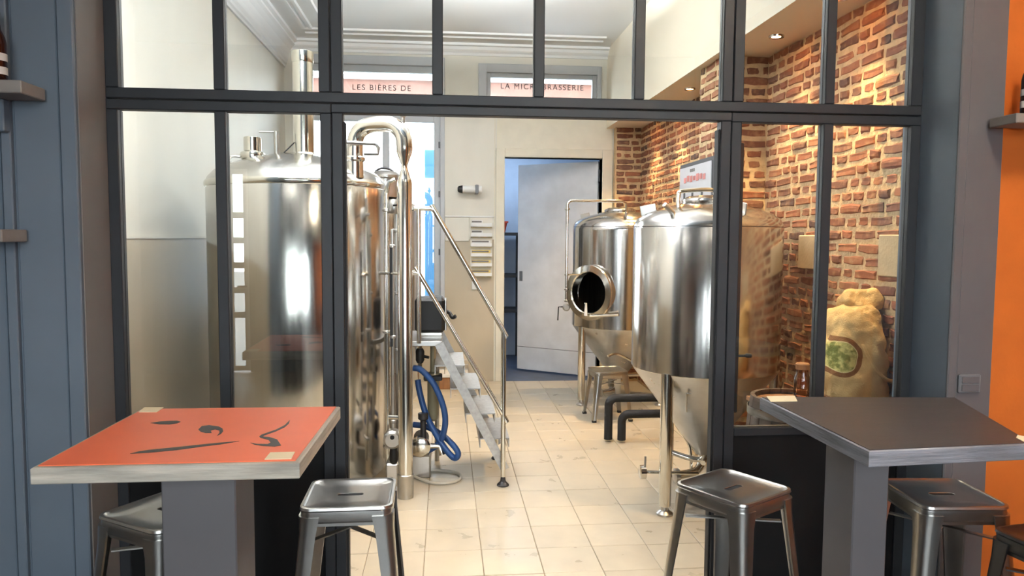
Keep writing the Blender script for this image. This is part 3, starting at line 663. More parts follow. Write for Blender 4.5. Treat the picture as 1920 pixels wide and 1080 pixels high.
# pipe loop on top, jacket line and side drain
q0, q1 = at(1272, 376, 4.36), at(1338, 372, 4.36)
MB().tube(smooth([(q0.x, 4.36, 1.84), (q0.x, 4.36, 1.91), (q0.x+.025, 4.36, 1.937), (q1.x-.02, 4.36, 1.947), (q1.x+.01, 4.36, 1.92), (q1.x+.01, 4.36, 1.84)], 5), .013, 10).build('top_pipe', 'steel_pipe', t)
MB().tube([(FX-.30, 4.25, 1.80), (FX-.36, 4.22, 1.85)], [.018, .014], 12).build('pressure_port', 'steel_dull', t)
q = at(1205, 885, 4.28)
dr = MB().tube([(q.x, 4.28, q.z), (q.x+.36, 4.32, q.z-.03)], .010, 10).build('drain_pipe', 'steel_pipe', t)
MB().lathe([(.025, -.022), (.042, -.016), (.042, .016), (.025, .022)], 18, T=Matrix.Translation((q.x, 4.28, q.z)) @ Matrix.Rotation(PI/2, 4, 'Y')).build('valve_body', 'steel_pipe', dr)
MB().bar((q.x+.01, 4.27, q.z), (q.x+.012, 4.27, q.z+.10), .012, .008).build('lever', 'steel_dull', dr)
MB().tube(smooth([at(1250, 845, 4.35), at(1290, 858, 4.3), at(1312, 862, 4.28), at(1322, 858, 4.25), at(1318, 868, 4.2)]), .017, 12).build('outlet_tube', 'steel_pipe', t)
MB().tube(smooth([at(1252, 770, 4.62), at(1270, 800, 4.55), at(1292, 835, 4.5), at(1296, 880, 4.5)]), .011, 10).build('spray_tube', 'steel_pipe', t)
MB().tube([at(1287, 738, 4.16), at(1297, 738, 4.16), at(1287, 738, 4.16), at(1287, 772, 4.22)], .006, 8).build('bracket', 'steel_dull', t)
BX, BY = 1.75, 7.30
t = fermenter('fermenter', BX, BY, .47, .78, 1.765, math.radians(205), 'steel conical fermenter with round open manhole near the doorway')
a = math.radians(223); n = Vector((math.cos(a), math.sin(a), 0)); mc = Vector((BX, BY, 0))+n*.41+Vector((0, 0, 1.13))
Tm = Matrix.Translation(mc) @ n.to_track_quat('Z', 'Y').to_matrix().to_4x4()
mh = MB().lathe([(.235, -.06), (.235, .085), (.262, .09), (.268, .105), (.262, .12), (.205, .125), (.195, .115), (.195, .02)], 48, T=Tm, cap0=False, cap1=False).build('manhole', 'steel_pipe', t)
# the manhole is a real hole: hollow the shell, then cut the neck through it
body = [c for c in t.children if c.name.startswith('body')][0]
r_ = .47; z0_, z1_ = .78, 1.765
pf = [(r_-.006, z0_-.006)]+[(r_, z0_+(z1_-.01-z0_)*i/36) for i in range(37)]+[(r_-.006, z1_), (r_-.03, z1_), (r_-.012, z1_-.02), (r_-.012, z0_+.02), (r_-.03, z0_-.006)]
sh = MB().lathe(pf, 144, (BX, BY, 0), cap0=False, cap1=False)
nq, lq = 144, len(pf)-1
sh.f += [((lq*nq)+i, (lq*nq)+(i+1) % nq, (i+1) % nq, i) for i in range(nq)]
so_ = sh.build('body', 'steel', t)
ct = MB().lathe([(.196, -.2), (.196, .3)], 48, T=Tm).build('cutter', 'steel', t)
bo = so_.modifiers.new('hole', 'BOOLEAN'); bo.operation = 'DIFFERENCE'; bo.object = ct; bo.solver = 'EXACT'
bpy.context.view_layer.update()
me = bpy.data.meshes.new_from_object(so_.evaluated_get(bpy.context.evaluated_depsgraph_get()))
me.materials.clear(); me.materials.append(MATS['steel'])
so_.modifiers.clear(); body.data = me
bpy.data.objects.remove(so_); bpy.data.objects.remove(ct)
tp = lambda u, v, w: tuple(Tm @ Vector((u, v, w)))
hz = Vector((0, 0, 1))
base = mc+n*.15
MB().tube([base+hz*-.22, base+hz*-.10, base+hz*-.10+n*.02], [.018, .010, .006], 10).build('clamp_handle', 'white_plastic', mh)
side = Vector((-n.y, n.x, 0))
MB().tube([base+side*.05+hz*-.22, base+side*.34+hz*-.19-n*.05], .014, 10).build('hinge_arm', 'steel_pipe', mh)
# vent pipe over the rim
Yv = 6.98; xv = at(1063, 450, Yv).x; zt = at(1063, 374, Yv).z
pp = [(xv, Yv, 1.05), (xv, Yv, zt-.06)]+arc((xv+.05, Yv, zt-.06), .05, PI, PI/2, 5)+[(at(1165, 374, Yv).x, Yv, zt-.01)]+[(at(1175, 376, Yv).x, Yv+.02, zt-.03), (at(1177, 385, Yv).x, Yv+.04, zt-.1), (at(1177, 385, Yv).x, Yv+.04, 1.85)]
vpipe = MB().tube(pp, .014, 12).build('vent_pipe', 'steel_pipe', t)
for z, r in ((zt-.09, .026), (1.30, .02), (1.16, .022), (1.05, .024)): MB().lathe([(r*.6, -.012), (r, -.006), (r, .006), (r*.6, .012)], 14, (xv, Yv, z)).build('clamp_ring', 'steel_pipe', vpipe)
MB().lathe([(.024, -.03), (.036, -.015), (.036, .015), (.024, .03)], 16, T=Matrix.Translation((xv, Yv, .985)) @ Matrix.Rotation(PI/2, 4, 'X')).build('valve', 'steel_dull', vpipe)
MB().tube([(xv-.02, Yv, .99), (xv-.075, Yv, .99), (xv-.08, Yv, .86)], [.008, .006, .006], 8).build('lever', 'rubber', vpipe)
MB().tube([(xv, Yv, 1.30), (1.34, 7.02, 1.30)], .008, 8).build('bracket', 'steel_pipe', vpipe)
MB().tube(smooth([at(1140, 668, 6.75), at(1158, 664, 6.8), at(1190, 680, 6.85)]), .013, 10).build('spray_tube', 'steel_pipe', t)
MB().tube([(BX-.33, BY-.33, .32), (BX+.33, BY-.33, .32)], .012, 8).build('leg_brace', 'steel_dull', t)

# --- insulated chiller pipes
for i, (px, top, xe) in enumerate(((1140, 742, 1.75), (1165, 772, 1.75))):
    y = 5.80-.03*i; x = at(px, 838, y).x; z = at(px, top, y).z-.02
    pts = [(x, y, .02), (x, y, z-.06)]+arc((x+.06, y, z-.06), .06, PI, PI/2, 6)+[(xe, y, z)]
    o = MB().tube(pts, .034, 16).build('insulated_pipe', 'insulation')
    tag(o, ['taller black foam-wrapped pipe bending up from the tiled floor', 'lower black foam-wrapped pipe tucked under its taller neighbour'][i], 'pipe', 'insulated cooling pipes')

# ================================================================ steps and platform
t = thing('access_steps', (.384, 4.8, 0), 'steel steps with tubular handrail climbing to the kettle platform', 'steps')
MB().box(-.385, -.02, 4.86, 5.42, .93, .965, .004).build('platform', 'steel_dull', t, angle=0)
for y in (4.83, 5.43):
    MB().bar((-.04, y, .95), (.40, y, .10), .058, .02).build('stringer', 'tread_steel', t, angle=0)
    fo = MB().tube([(.384, y-.03, .06), (.384, y-.03, .16)], .012, 10).build('foot', 'steel_pipe', t)
    b = MB(); b.lathe([(.04, 0), (.04, .008), (.018, .03), (.014, .07)], 14, (.384, y-.03, 0)); b.build('pad', 'zinc_dark', fo)
for x0, z in ((.23, .305), (.135, .475), (.035, .645), (-.07, .80)):
    b = MB().box(x0, x0+.2, 4.85, 5.41, z-.004, z+.004).box(x0, x0+.006, 4.85, 5.41, z-.06, z).box(x0+.194, x0+.2, 4.85, 5.41, z-.06, z); b.build('tread', 'tread_steel', t, angle=0)
for x, ys_ in ((-.345, (4.9, 5.38)), (-.06, (5.38,))):
    for y in ys_: MB().tube([(x, y, 0), (x, y, .93)], .018, 10).build('support', 'steel_dull', t)
yr = 4.80
MB().tube([(.384, yr, .06), (.384, yr, 1.03)], .017, 12).build('newel_post', 'steel_pipe', t)
MB().tube([(-.17, yr, .96), (-.17, yr, 1.83)], .015, 12).build('newel_post', 'steel_pipe', t)
MB().tube(smooth([(.384, yr, 1.02), (.37, yr, 1.06), (-.055, yr, 1.80), (-.075, yr, 1.825), (-.10, yr, 1.835), (-.20, yr, 1.835)], 4), .016, 12).build('handrail', 'steel_pipe', t)
MB().tube(smooth([(.384, yr, .46), (.37, yr, .50), (-.155, yr, 1.39), (-.17, yr, 1.415), (-.19, yr, 1.42), (-.28, yr, 1.42)], 4), .015, 12).build('handrail', 'steel_pipe', t)
# black case on the platform
t = thing('equipment_case', (-.1, 5.2, .965), 'black plastic case standing on the step platform', 'case')
MB().box(-.21, .0, 5.10, 5.3, .985, 1.235, .025).build('body', 'black_plastic', t, angle=0)
MB().box(-.19, -.02, 5.12, 5.28, .965, .99, .004).build('base', 'steel_dull', t, angle=0)
MB().box(-.005, .012, 5.12, 5.28, 1.0, 1.22, .006).build('side_rim', 'steel_dull', t, angle=0)
MB().tube(smooth([(.0, 5.2, 1.13), (.03, 5.18, 1.12), (.05, 5.16, 1.09), (.075, 5.15, 1.10)]), .014, 8).build('plug', 'black_plastic', t)
# filter and valve hanging below the platform
t = thing('filter_housing', (-.1, 5.15, .35), 'tan filter bowl hanging under the platform behind the blue hose', 'filter')
MB().lathe([(.02, .36), (.034, .375), (.04, .42), (.04, .64), (.045, .65), (.045, .70), (.02, .71), (.02, .93)], 20, (-.085, 5.15, 0)).build('bowl', 'filter_body', t)
MB().box(-.15, -.02, 5.10, 5.20, .65, .69, .008).build('head', 'zinc_dark', t, angle=0)
v = MB().lathe([(.02, 0), (.03, .02), (.03, .08), (.02, .1)], 14, (-.17, 4.98, .80)).build('valve', 'black_plastic', t)
MB().tube([(-.17, 4.98, .85), (-.11, 4.96, .84)], .01, 8).build('lever', 'black_plastic', v)
MB().tube([(-.17, 4.98, .74), (-.17, 4.98, .93)], .015, 10).build('pipe', 'steel_pipe', t)
# hoses
hp = [(776, 690, 4.97), (790, 694, 4.95), (812, 718, 4.93), (829, 755, 4.93), (835, 790, 4.95), (828, 822, 4.99), (812, 840, 5.03), (793, 846, 5.08), (770, 842, 5.12)]
tag(MB().tube(smooth([at(*p) for p in hp], 6), .021, 12).build('hose', 'blue_hose'), 'blue hose curving from the valve back to the pump, upper bend', 'hose', 'blue hoses')
hp = [(783, 712, 5.06), (788, 740, 5.05), (800, 780, 5.03), (822, 822, 5.0), (840, 848, 4.97), (853, 859, 4.95), (859, 850, 4.94), (849, 834, 4.96), (828, 815, 5.09), (800, 800, 5.12), (775, 796, 5.14)]
tag(MB().tube(smooth([at(*p) for p in hp], 6), .021, 12).build('hose', 'blue_hose'), 'blue hose with its tight bend hanging lowest above the tiles', 'hose', 'blue hoses')
hc = [(-.22, 5.0, .012), (-.1, 4.86, .012), (.02, 4.84, .012), (.10, 4.92, .012), (.08, 5.05, .012), (-.06, 5.12, .012), (-.2, 5.1, .012)]
tag(MB().tube(smooth(hc, 6), .010, 10).build('hose', 'clear_hose'), 'thin clear hose lying in a loop on the tiles', 'hose')
p = thing('floor_pump', (-.16, 5.1, 0), 'dark pump with steel fittings on the floor below the blue hoses', 'pump')
MB().lathe([(.05, -.10), (.055, -.09), (.055, .06), (.04, .08)], 20, T=Matrix.Translation((-.17, 5.14, .22)) @ Matrix.Rotation(PI/2, 4, 'X')).build('motor', 'zinc_dark', p)
MB().lathe([(.05, -.03), (.07, -.02), (.07, .02), (.05, .03)], 20, T=Matrix.Translation((-.17, 4.99, .22)) @ Matrix.Rotation(PI/2, 4, 'X')).build('volute', 'steel_pipe', p)
MB().box(-.23, -.10, 4.98, 5.22, 0, .16, .01).build('base', 'steel_dull', p, angle=0)
MB().lathe([(.02, 0), (.02, .12), (.035, .13), (.035, .17)], 14, (-.15, 5.0, .28)).build('outlet', 'zinc_dark', p)
MB().tube([(-.1, 5.0, .22), (-.04, 5.0, .22), (-.02, 5.0, .16)], [.02, .02, .024], 12).build('inlet', 'steel_pipe', p)

# ================================================================ things on and by the back wall
t = thing('security_camera', (.26, YB, 2.2), 'white cylindrical security camera on the cream wall beside the window', 'camera')
z = at(880, 355, YB-.1).z; x0, x1 = at(858, 355, YB-.1).x, at(905, 355, YB-.1).x
MB().lathe([(.038, 0), (.042, .01), (.042, x1-x0-.06)], 20, T=Matrix.Translation((x0+.05, YB-.1, z)) @ Matrix.Rotation(PI/2, 4, 'Y')).build('body', 'white_plastic', t)
MB().lathe([(.02, 0), (.034, .01), (.044, .055)], 20, T=Matrix.Translation((x0, YB-.1, z)) @ Matrix.Rotation(PI/2, 4, 'Y')).build('lens_hood', 'rubber', t)
MB().box(x1-.085, x1-.045, YB-.147, YB, z-.05, z+.05, .006).build('mount', 'grey_plastic', t, angle=0)
t = thing('document_rack', (.41, YB, 1.2), 'tiered wall rack of papers beside the door frame', 'rack')
rx0, rx1, rz0, rz1 = .285, .53, at(900, 519, YB).z, at(900, 408, YB).z
MB().box(rx0, rx1, YB-.015, YB-.003, rz0, rz1).build('backplate', 'cream_wall', t, angle=0)
n = 6; dz = (rz1-rz0)/n
for i in range(n):
    z = rz0+dz*i
    MB().box(rx0+.003, rx1-.003, YB-.06, YB-.052, z, z+dz*.42, .002).build('pocket', 'white_plastic', t, angle=0)
    MB().box(rx0+.003, rx1-.003, YB-.06, YB-.015, z, z+.008).build('shelf', 'yellow_paper', t, angle=0)
    MB().box(rx0+.015, rx1-.02-(.09 if i > 3 else 0), YB-.045, YB-.03, z+.01, z+dz*.72).build('papers', 'yellow_paper' if i < 3 else 'white_plastic', t, angle=0)
    MB().box(rx0+.015, rx1-.04-(.08 if i > 3 else 0), YB-.048, YB-.045, z+dz*.5, z+dz*.66).build('heading', 'grey_paper', t, angle=0)
tag(MB().box(0, .27, YB-.02, YB-.003, at(850, 452, YB).z, at(850, 408, YB).z, .004).build('notice_board', 'cream_wall', angle=0), 'blank pale board fixed beside the wall rack of papers', 'board')
tag(MB().box(.30, .38, YB-.02, YB-.003, at(890, 543, YB).z, at(890, 527, YB).z, .006).build('wall_socket', 'white_plastic', angle=0), 'small white socket plate below the wall rack', 'socket')
b = MB(); b.tube([(.0, YB-.012, at(840, 406, YB).z), (.55, YB-.012, at(840, 406, YB).z)], .008, 8)
tag(b.build('cable_conduit', 'white_plastic'), 'thin conduit running along the wall above the paper rack', 'conduit')
t = thing('wire_crate', (.1, 8.1, 0), 'wire crate on a carton by the wall, seen through the steps', 'crate')
cx0, cx1 = at(823, 700, 8.1).x, at(877, 700, 8.1).x
MB().box(cx0, cx1, 7.95, 8.25, 0, .13, .006).build('carton', 'oak', t, angle=0)
MB().box(cx0-.01, cx1+.01, 7.94, 8.26, .13, .17, .004).build('tray', 'white_plastic', t, angle=0)
for z in (.22, .27): MB().tube([(cx0, 7.95, z), (cx1, 7.95, z), (cx1, 8.25, z), (cx0, 8.25, z)], .004, 6, closed=True).build('wire_ring', 'steel_dull', t)
for i in range(6): MB().tube([(cx0+(cx1-cx0)*i/5, 7.95, .17), (cx0+(cx1-cx0)*i/5, 7.95, .27)], .004, 6).build('wire', 'steel_dull', t)
# shelving in the store room
t = thing('storage_rack', (.75, 9.95, 0), 'black shelving rack inside the dark store room', 'shelves')
for x in (.45, 1.0):
    for y in (9.8, 10.2): MB().box(x-.02, x+.02, y-.02, y+.02, 0, 1.72).build('upright', 'zinc_dark', t, angle=0)
for z in (.65, 1.12, 1.68): MB().box(.43, 1.02, 9.78, 10.22, z, z+.04).build('shelf', 'zinc_dark', t, angle=0)
for x, z, w, h, lab in ((.62, .69, .12, .33, 'black storage bin on the middle shelf past the door'), (.62, 1.16, .12, .40, 'black storage bin on the upper shelf past the door')):
    o = thing('storage_bin', (x, 9.95, z), lab, 'bin', 'bins in the store room')
    MB().loft([rloop(w*.85, .14, .02, z, 4, x, 9.95), rloop(w, .16, .02, z+h, 4, x, 9.95)]).build('body', 'black_plastic', o)
    MB().box(x-w-.01, x+w+.01, 9.78, 10.12, z+h-.03, z+h, .005).build('rim', 'black_plastic', o, angle=0)
o = thing('red_basket', (.68, 9.95, 1.72), 'red plastic basket on top of the store room rack', 'basket')
MB().loft([rloop(.12, .12, .03, 1.72, 4, .68, 9.95), rloop(.15, .15, .03, 1.86, 4, .68, 9.95)]).build('body', 'red_plastic', o)
MB().loft([rloop(.16, .16, .03, 1.85, 4, .68, 9.95), rloop(.16, .16, .03, 1.87, 4, .68, 9.95)]).build('rim', 'red_plastic', o)

# printed board on the pier
t = thing('printed_board', (1.84, 5.55, 1.7), 'white printed board on the brick pier above the fermenter', 'sign')
pa, pb = atx(1275, 318, 1.835), atx(1334, 300, 1.835); py0, py1 = pb.y, pa.y; pz0, pz1 = 1.70, (pa.z+pb.z)/2; ps = (py1-py0)/.74; pv = lambda y: py0+(y-5.19)*ps
MB().box(1.835, 1.842, py0, py1, pz0, pz1).build('sheet', 'sheet_white', t, angle=0)
MB().box(1.843, 1.852, py0-.04, py1+.02, pz0, pz1+.03).build('dark_sheet', 'zinc_dark', t, angle=0)  # dark sheet reaching past the board's edges, most at the near one
for k in range(7): MB().box(1.832, 1.835, pv(5.31+k*.075), pv(5.365+k*.075), 2.075+.008*(k % 2), 2.115+.006*(k % 3)).build('print', 'red_print', t, angle=0)
for k in range(3): MB().box(1.832, 1.835, pv(5.56+k*.04), pv(5.585+k*.04), 2.15, 2.172).build('print', 'grey_paper', t, angle=0)
for y, h in ((5.36, .09), (5.58, .08), (5.78, .10)): MB().box(1.832, 1.835, pv(y), pv(y)+.035, 1.93, 1.93+h*.8).build('print', 'zinc_dark', t, angle=0)
# plaster patches on the brick wall
for (xa, xb, ya, yb, lab) in ((1493, 1541, 441, 505, 'pale plaster plate on the brick wall beside the fermenter'), (1642, 1700, 440, 520, 'pale plaster plate on the brick wall above the malt sack')):
    ym_ = (ya+yb)/2; Y0, Y1 = atx(xb, ym_, XA-.03).y, atx(xa, ym_, XA-.03).y; z0 = atx((xa+xb)/2, yb, XA-.03).z; z1 = atx((xa+xb)/2, ya, XA-.03).z
    tag(MB().box(XA-.02, XA-.002, Y0, Y1, z0, z1, .005).build('wall_plate', 'plate_plaster', angle=0), lab, 'plate', 'plates on the brick wall')

# ================================================================ malt corner
b0 = (1.655, 3.36)
t = thing('barrel', (b0[0], b0[1], 0), 'small oak barrel behind the glass by the dark table', 'barrel')
n = 18
for i in range(n):
    a0, a1 = 2*PI*i/n+.012, 2*PI*(i+1)/n-.012
    loops = []
    for z, r in ((0, .185), (.2, .208), (.45, .215), (.7, .208), (.9, .185)):
        loops.append([(b0[0]+rr_*math.cos(a), b0[1]+rr_*math.sin(a), z) for rr_, a in ((r, a0), (r, (a0+a1)/2), (r, a1), (r-.02, a1), (r-.02, (a0+a1)/2), (r-.02, a0))])
    MB().loft(loops).build('stave', 'dark_oak', t)
for z, r in ((.06, .196), (.24, .214), (.64, .214), (.83, .197)): MB().lathe([(r, z-.018), (r+.003, z-.018), (r+.003, z+.018), (r, z+.018)], 40, (b0[0], b0[1], 0), cap0=False, cap1=False).build('hoop', 'hoop', t)
for i in range(5):
    xa, xb = -.165+.066*i, -.165+.066*(i+1)-.002; ym = math.sqrt(max(.0, .166**2-min(abs(xa), abs(xb))**2)) if xa*xb > 0 else .165
    MB().box(b0[0]+xa, b0[0]+xb, b0[1]-ym, b0[1]+ym, .855, .875).build('head_plank', 'oak', t, angle=0)
t = thing('glass_jar', (1.735, 3.41, .875), 'amber glass jar standing on the barrel', 'jar')
MB().lathe([(.034, .875), (.038, .88), (.038, .98), (.030, 1.0), (.030, 1.02)], 20, (1.735, 3.41, 0)).build('body', 'jar_glass', t)
MB().lathe([(.033, 1.02), (.033, 1.045), (.028, 1.05)], 20, (1.735, 3.41, 0)).build('lid', 'oak', t)
CX, CY = .04, -.10
t = thing('wooden_crate', (2.0+CX, 3.72+CY, 0), 'wooden crate carrying the malt sack', 'crate')
for z in (.02, .22, .42, .61):
    MB().box(1.84+CX, 2.15+CX, 3.46+CY, 3.478+CY, z, z+.165, .003).build('slat', 'dark_oak', t, angle=0)
    MB().box(1.84+CX, 1.858+CX, 3.48+CY, 3.96+CY, z, z+.165, .003).build('slat', 'dark_oak', t, angle=0)
for x in (1.86+CX, 2.11+CX):
    for y in (3.48+CY, 3.92+CY): MB().box(x, x+.03, y, y+.03, 0, .785).build('corner_post', 'dark_oak', t, angle=0)
for i in range(4): MB().box(1.84+CX, 2.15+CX, 3.46+CY+i*.127, 3.46+CY+i*.127+.115, .785, .80, .002).build('top_board', 'oak', t, angle=0)
SK = Vector((2.06, 3.53, .80))
e = at(1588, 672, 3.38); SACK_EMBLEM = (e.x-SK.x, e.z-SK.z)
sack_mat()
def sack(name, base, sec, seed, label, n=28, amp=.012):
    rnd = random.Random(seed); ph = [rnd.uniform(0, 6.28) for _ in range(6)]; loops = []
    for k, (z, hx, hy, ox, oy) in enumerate(sec):
        L = []
        for i in range(n):
            a = 2*PI*i/n; ca, sa = math.cos(a), math.sin(a); e_ = .62
            w = 1+amp*8*(.4*math.sin(3*a+ph[0]+k*.9)+.3*math.sin(5*a+ph[1]-k*.7)+.25*math.sin(8*a+ph[2]+k))
            L.append((base.x+ox+hx*.88*w*math.copysign(abs(ca)**e_, ca), base.y+oy+hy*w*math.copysign(abs(sa)**e_, sa), base.z+z+amp*math.sin(2*a+ph[3]+k)*(0 < k < len(sec)-1)))
        loops.append(L)
    t = thing(name, tuple(base), label, 'sack')
    m = MB(); m.loft(loops); o = m.build('body', 'burlap', t, angle=60)
    s = o.modifiers.new('smooth', 'SUBSURF'); s.levels = 3; s.render_levels = 3
    tx = bpy.data.textures.new('rumple', 'CLOUDS'); tx.noise_scale = .11; tx.noise_depth = 2
    d = o.modifiers.new('rumple', 'DISPLACE'); d.texture = tx; d.texture_coords = 'LOCAL'; d.strength = .055; d.mid_level = .5
    return t
t = sack('malt_sack', SK, ((.0, .14, .11, -.01, 0), (.02, .165, .14, -.01, 0), (.10, .178, .15, -.012, 0), (.20, .178, .15, -.012, .0), (.30, .172, .135, -.006, .0), (.38, .160, .12, 0, .01), (.45, .148, .105, .01, .02), (.50, .135, .085, .02, .03), (.525, .10, .05, .03, .035)), 3, 'full burlap malt sack with green round emblem')
MB().tube(smooth([SK+Vector(q) for q in ((-.03, -.125, .34), (.0, -.135, .28), (.035, -.145, .22), (.08, -.15, .175), (.13, -.14, .16), (.17, -.11, .165))]), [.004]+[.009]*29+[.004], 8).build('seam_fold', 'burlap', t)
sack('folded_sack', SK+Vector((.06, .07, .50)), ((0, .09, .07, 0, 0), (.015, .11, .09, 0, 0), (.045, .11, .08, .01, 0), (.075, .085, .06, .02, .01), (.10, .05, .03, .04, .01)), 5, 'folded empty burlap sack lying on the full malt sack', amp=.02)

# ================================================================ bar room furniture
def stool_mesh(name, H, m, label, group):
    t = thing(name, (0, 0, 0), label, 'stool', group)
    k = 7
    L = [rloop(.150, .150, .035, H-.052, k), rloop(.153, .153, .035, H-.045, k), rloop(.150, .150, .036, H-.014, k), rloop(.155, .155, .038, H-.008, k), rloop(.153, .153, .038, H, k), rloop(.145, .145, .036, H+.001, k),
         rloop(.137, .137, .032, H-.006, k), rloop(.07, .07, .02, H-.007, k), rloop(.046, .0135, .0130, H-.007, k), rloop(.045, .0125, .0120, H-.009, k)]
    MB().loft(L, cap0=False, cap1=False).build('seat', m, t, angle=40)
    MB().box(-.06, .06, -.03, .03, H-.045, H-.0105).build('slot_shade', 'rubber', t, angle=0)  # near-black plate stands in for the shade inside the hollow seat
    top, bot = .122, .195 if H > .6 else .17
    for sx in (1, -1):
        for sy in (1, -1):
            def sec(c, w, z, th):
                # bent-sheet leg: convex outside corner, two wings
                r = w*.55; pts = []
                for i in range(6):
                    a = PI/2*i/5; pts.append((c+w*.5-r+r*math.cos(a), c+w*.5-r+r*math.sin(a)))
                pts = [(c+w*.5, c-w*.5)]+pts+[(c-w*.5, c+w*.5)]
                pts += [(c-w*.5+.001, c+w*.5-th), (c+w*.5-r*.6-th, c+w*.5-r*.6-th), (c+w*.5-th, c-w*.5+.001)]
                return [(sx*x, sy*y, z) for x, y in pts]
            lg = MB().loft([sec(bot, .034, .012, .006), sec(bot-(bot-top)*.5, .046, H*.5, .007), sec(top+.006, .06, H-.09, .008), sec(top, .072, H-.03, .008)]).build('leg', m, t, angle=40)
            MB().loft([rloop(.019, .019, .008, 0, 3, sx*bot, sy*bot), rloop(.019, .019, .008, .018, 3, sx*bot, sy*bot)]).build('rubber_foot', 'rubber', lg)
    if H > .6:
        zf = .26; c = bot-(bot-top)*(zf/H)*1.0
        for q in range(4): MB().box(-c, c, -c-.012, -c+.002, zf-.012, zf+.012, .002, Matrix.Rotation(q*PI/2, 4, 'Z')).build('footrest', m, t, angle=0)
    for q in (PI/4, -PI/4): MB().box(-.17, .17, -.011, .011, H-.125, H-.120, 0, Matrix.Rotation(q, 4, 'Z')).build('cross_brace', m, t, angle=0)
    for q in range(4): MB().box(-.125, .125, -.146, -.140, H-.052-.012, H-.05, 0, Matrix.Rotation(q*PI/2, 4, 'Z')).build('apron', m, t, angle=0)
    return t
GR = 'brushed metal bar stools at the high tables'
st = stool_mesh('bar_stool', .75, 'gun_steel', 'brushed metal bar stool in front of the kettle, right of the orange table', GR)
st.location = (-.333, 2.585, 0); st.rotation_euler.z = math.radians(1)
for x, y, r, lab in ((-.915, 2.476, -33, 'metal bar stool half hidden by the pedestal of the orange table'), (1.052, 2.557, 32, 'metal bar stool turned cornerwise in front of the black partition panel'), (1.775, 2.435, -4, 'metal bar stool beneath the dark table before the orange wall')):
    o = copy_tree(st); o.location = (x, y, 0); o.rotation_euler.z = math.radians(r); o['label'] = lab
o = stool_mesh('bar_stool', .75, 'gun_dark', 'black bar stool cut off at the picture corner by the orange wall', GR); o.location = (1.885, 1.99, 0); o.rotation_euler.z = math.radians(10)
o = stool_mesh('low_stool', .45, 'gun_steel', 'low metal stool on the tiles beside the manhole fermenter', None); o.location = (1.49, 6.60, 0); o.rotation_euler.z = math.radians(4)

# --- orange table
HT = 1.10
def atz(px, py, Z):
    v = rt*((px-960)/F)+up*((540-py)/F)+fw; k = (Z-CAMH)/v.z; return (v.x*k, v.y*k)
t = thing('orange_table', (-.66, 2.1, 0), 'high square table with orange top, black brush strokes and worn pale edge', 'table')
q = [(-.979, 1.806), (-.355, 1.806), (-.340, 2.405), (-.966, 2.412)]
def inset(poly, d):
    c = (sum(p[0] for p in poly)/4, sum(p[1] for p in poly)/4); return [(x-math.copysign(d, x-c[0]), y-math.copysign(d, y-c[1])) for x, y in poly]
tt = MB().loft([[(x, y, HT-.042) for x, y in inset(q, .002)], [(x, y, HT-.040) for x, y in q], [(x, y, HT-.004) for x, y in q], [(x, y, HT-.001) for x, y in inset(q, .004)]]).build('table_top', 'worn_wood_edge', t, angle=0)
MB().prism(inset(q, .012), HT-.001, HT+.0015).build('laminate', 'orange_laminate', tt, angle=0)
zz = lambda X, Y: atz(40+.3229*X, 740+.3229*Y, HT)
strokes = [[(750, 168), (800, 160), (850, 156), (905, 155), (925, 161), (905, 170), (860, 176), (800, 175)],
           [(1028, 206), (1048, 186), (1090, 181), (1145, 188), (1168, 200), (1172, 216), (1160, 231), (1136, 243), (1150, 226), (1150, 212), (1125, 205), (1100, 212), (1105, 226), (1070, 226), (1042, 219)],
           [(632, 347), (680, 334), (740, 325), (900, 309), (1060, 292), (1150, 283), (1265, 274), (1160, 292), (1060, 304), (900, 326), (740, 341)],
           [(1560, 150), (1553, 172), (1530, 192), (1480, 216), (1412, 240), (1402, 247), (1440, 250), (1485, 264), (1508, 298), (1470, 305), (1400, 301), (1355, 294), (1330, 283), (1370, 290), (1430, 291), (1448, 282), (1436, 266), (1388, 254), (1382, 246), (1395, 236), (1480, 206), (1530, 180)]]
for s in strokes: MB().prism([zz(*p) for p in s], HT+.0012, HT+.0022).build('brush_stroke', 'ink', tt, angle=0)
MB().prism([atz(*p, HT) for p in ((271, 765), (307, 765), (294, 774), (260, 774))], HT+.0012, HT+.003).build('paper_label', 'label_paper', tt, angle=0)
MB().prism([atz(*p, HT) for p in ((507, 850), (553, 849), (546, 862), (496, 863))], HT+.0012, HT+.003).build('paper_label', 'label_paper', tt, angle=0)
MB().box(-.76, -.565, 2.01, 2.2, .02, HT-.04, .004).build('pedestal', 'taupe_paint', t, angle=0)
MB().box(-.90, -.42, 1.88, 2.34, 0, .02, .004).build('base_plate', 'black_steel', t, angle=0)
# --- dark table
t = thing('dark_table', (1.4, 2.13, 0), 'high dark slab table with rough pale front edge', 'table')
q = [(1.105, 1.80), (1.60, 1.835), (1.784, 2.404), (1.098, 2.456)]
tt = MB().loft([[(x, y, HT-.045) for x, y in inset(q, .002)], [(x, y, HT-.043) for x, y in q], [(x, y, HT-.004) for x, y in q], [(x, y, HT-.001) for x, y in inset(q, .004)]]).build('table_top', 'dark_edge', t, angle=0)
MB().prism(inset(q, .005), HT-.001, HT+.001).build('surface', 'dark_slab', tt, angle=0)
MB().prism([atz(*p, HT) for p in ((1437, 744), (1490, 743), (1495, 753), (1445, 754))], HT+.0008, HT+.0025).build('paper_label', 'label_paper', tt, angle=0)
MB().prism([atz(*p, HT) for p in ((1908, 817), (1935, 822), (1925, 832), (1905, 822))], HT+.0008, HT+.0025).build('paper_label', 'label_paper', tt, angle=0)
MB().box(1.215, 1.325, 2.05, 2.22, .02, HT-.043, .004).build('pedestal', 'taupe_paint', t, angle=0)
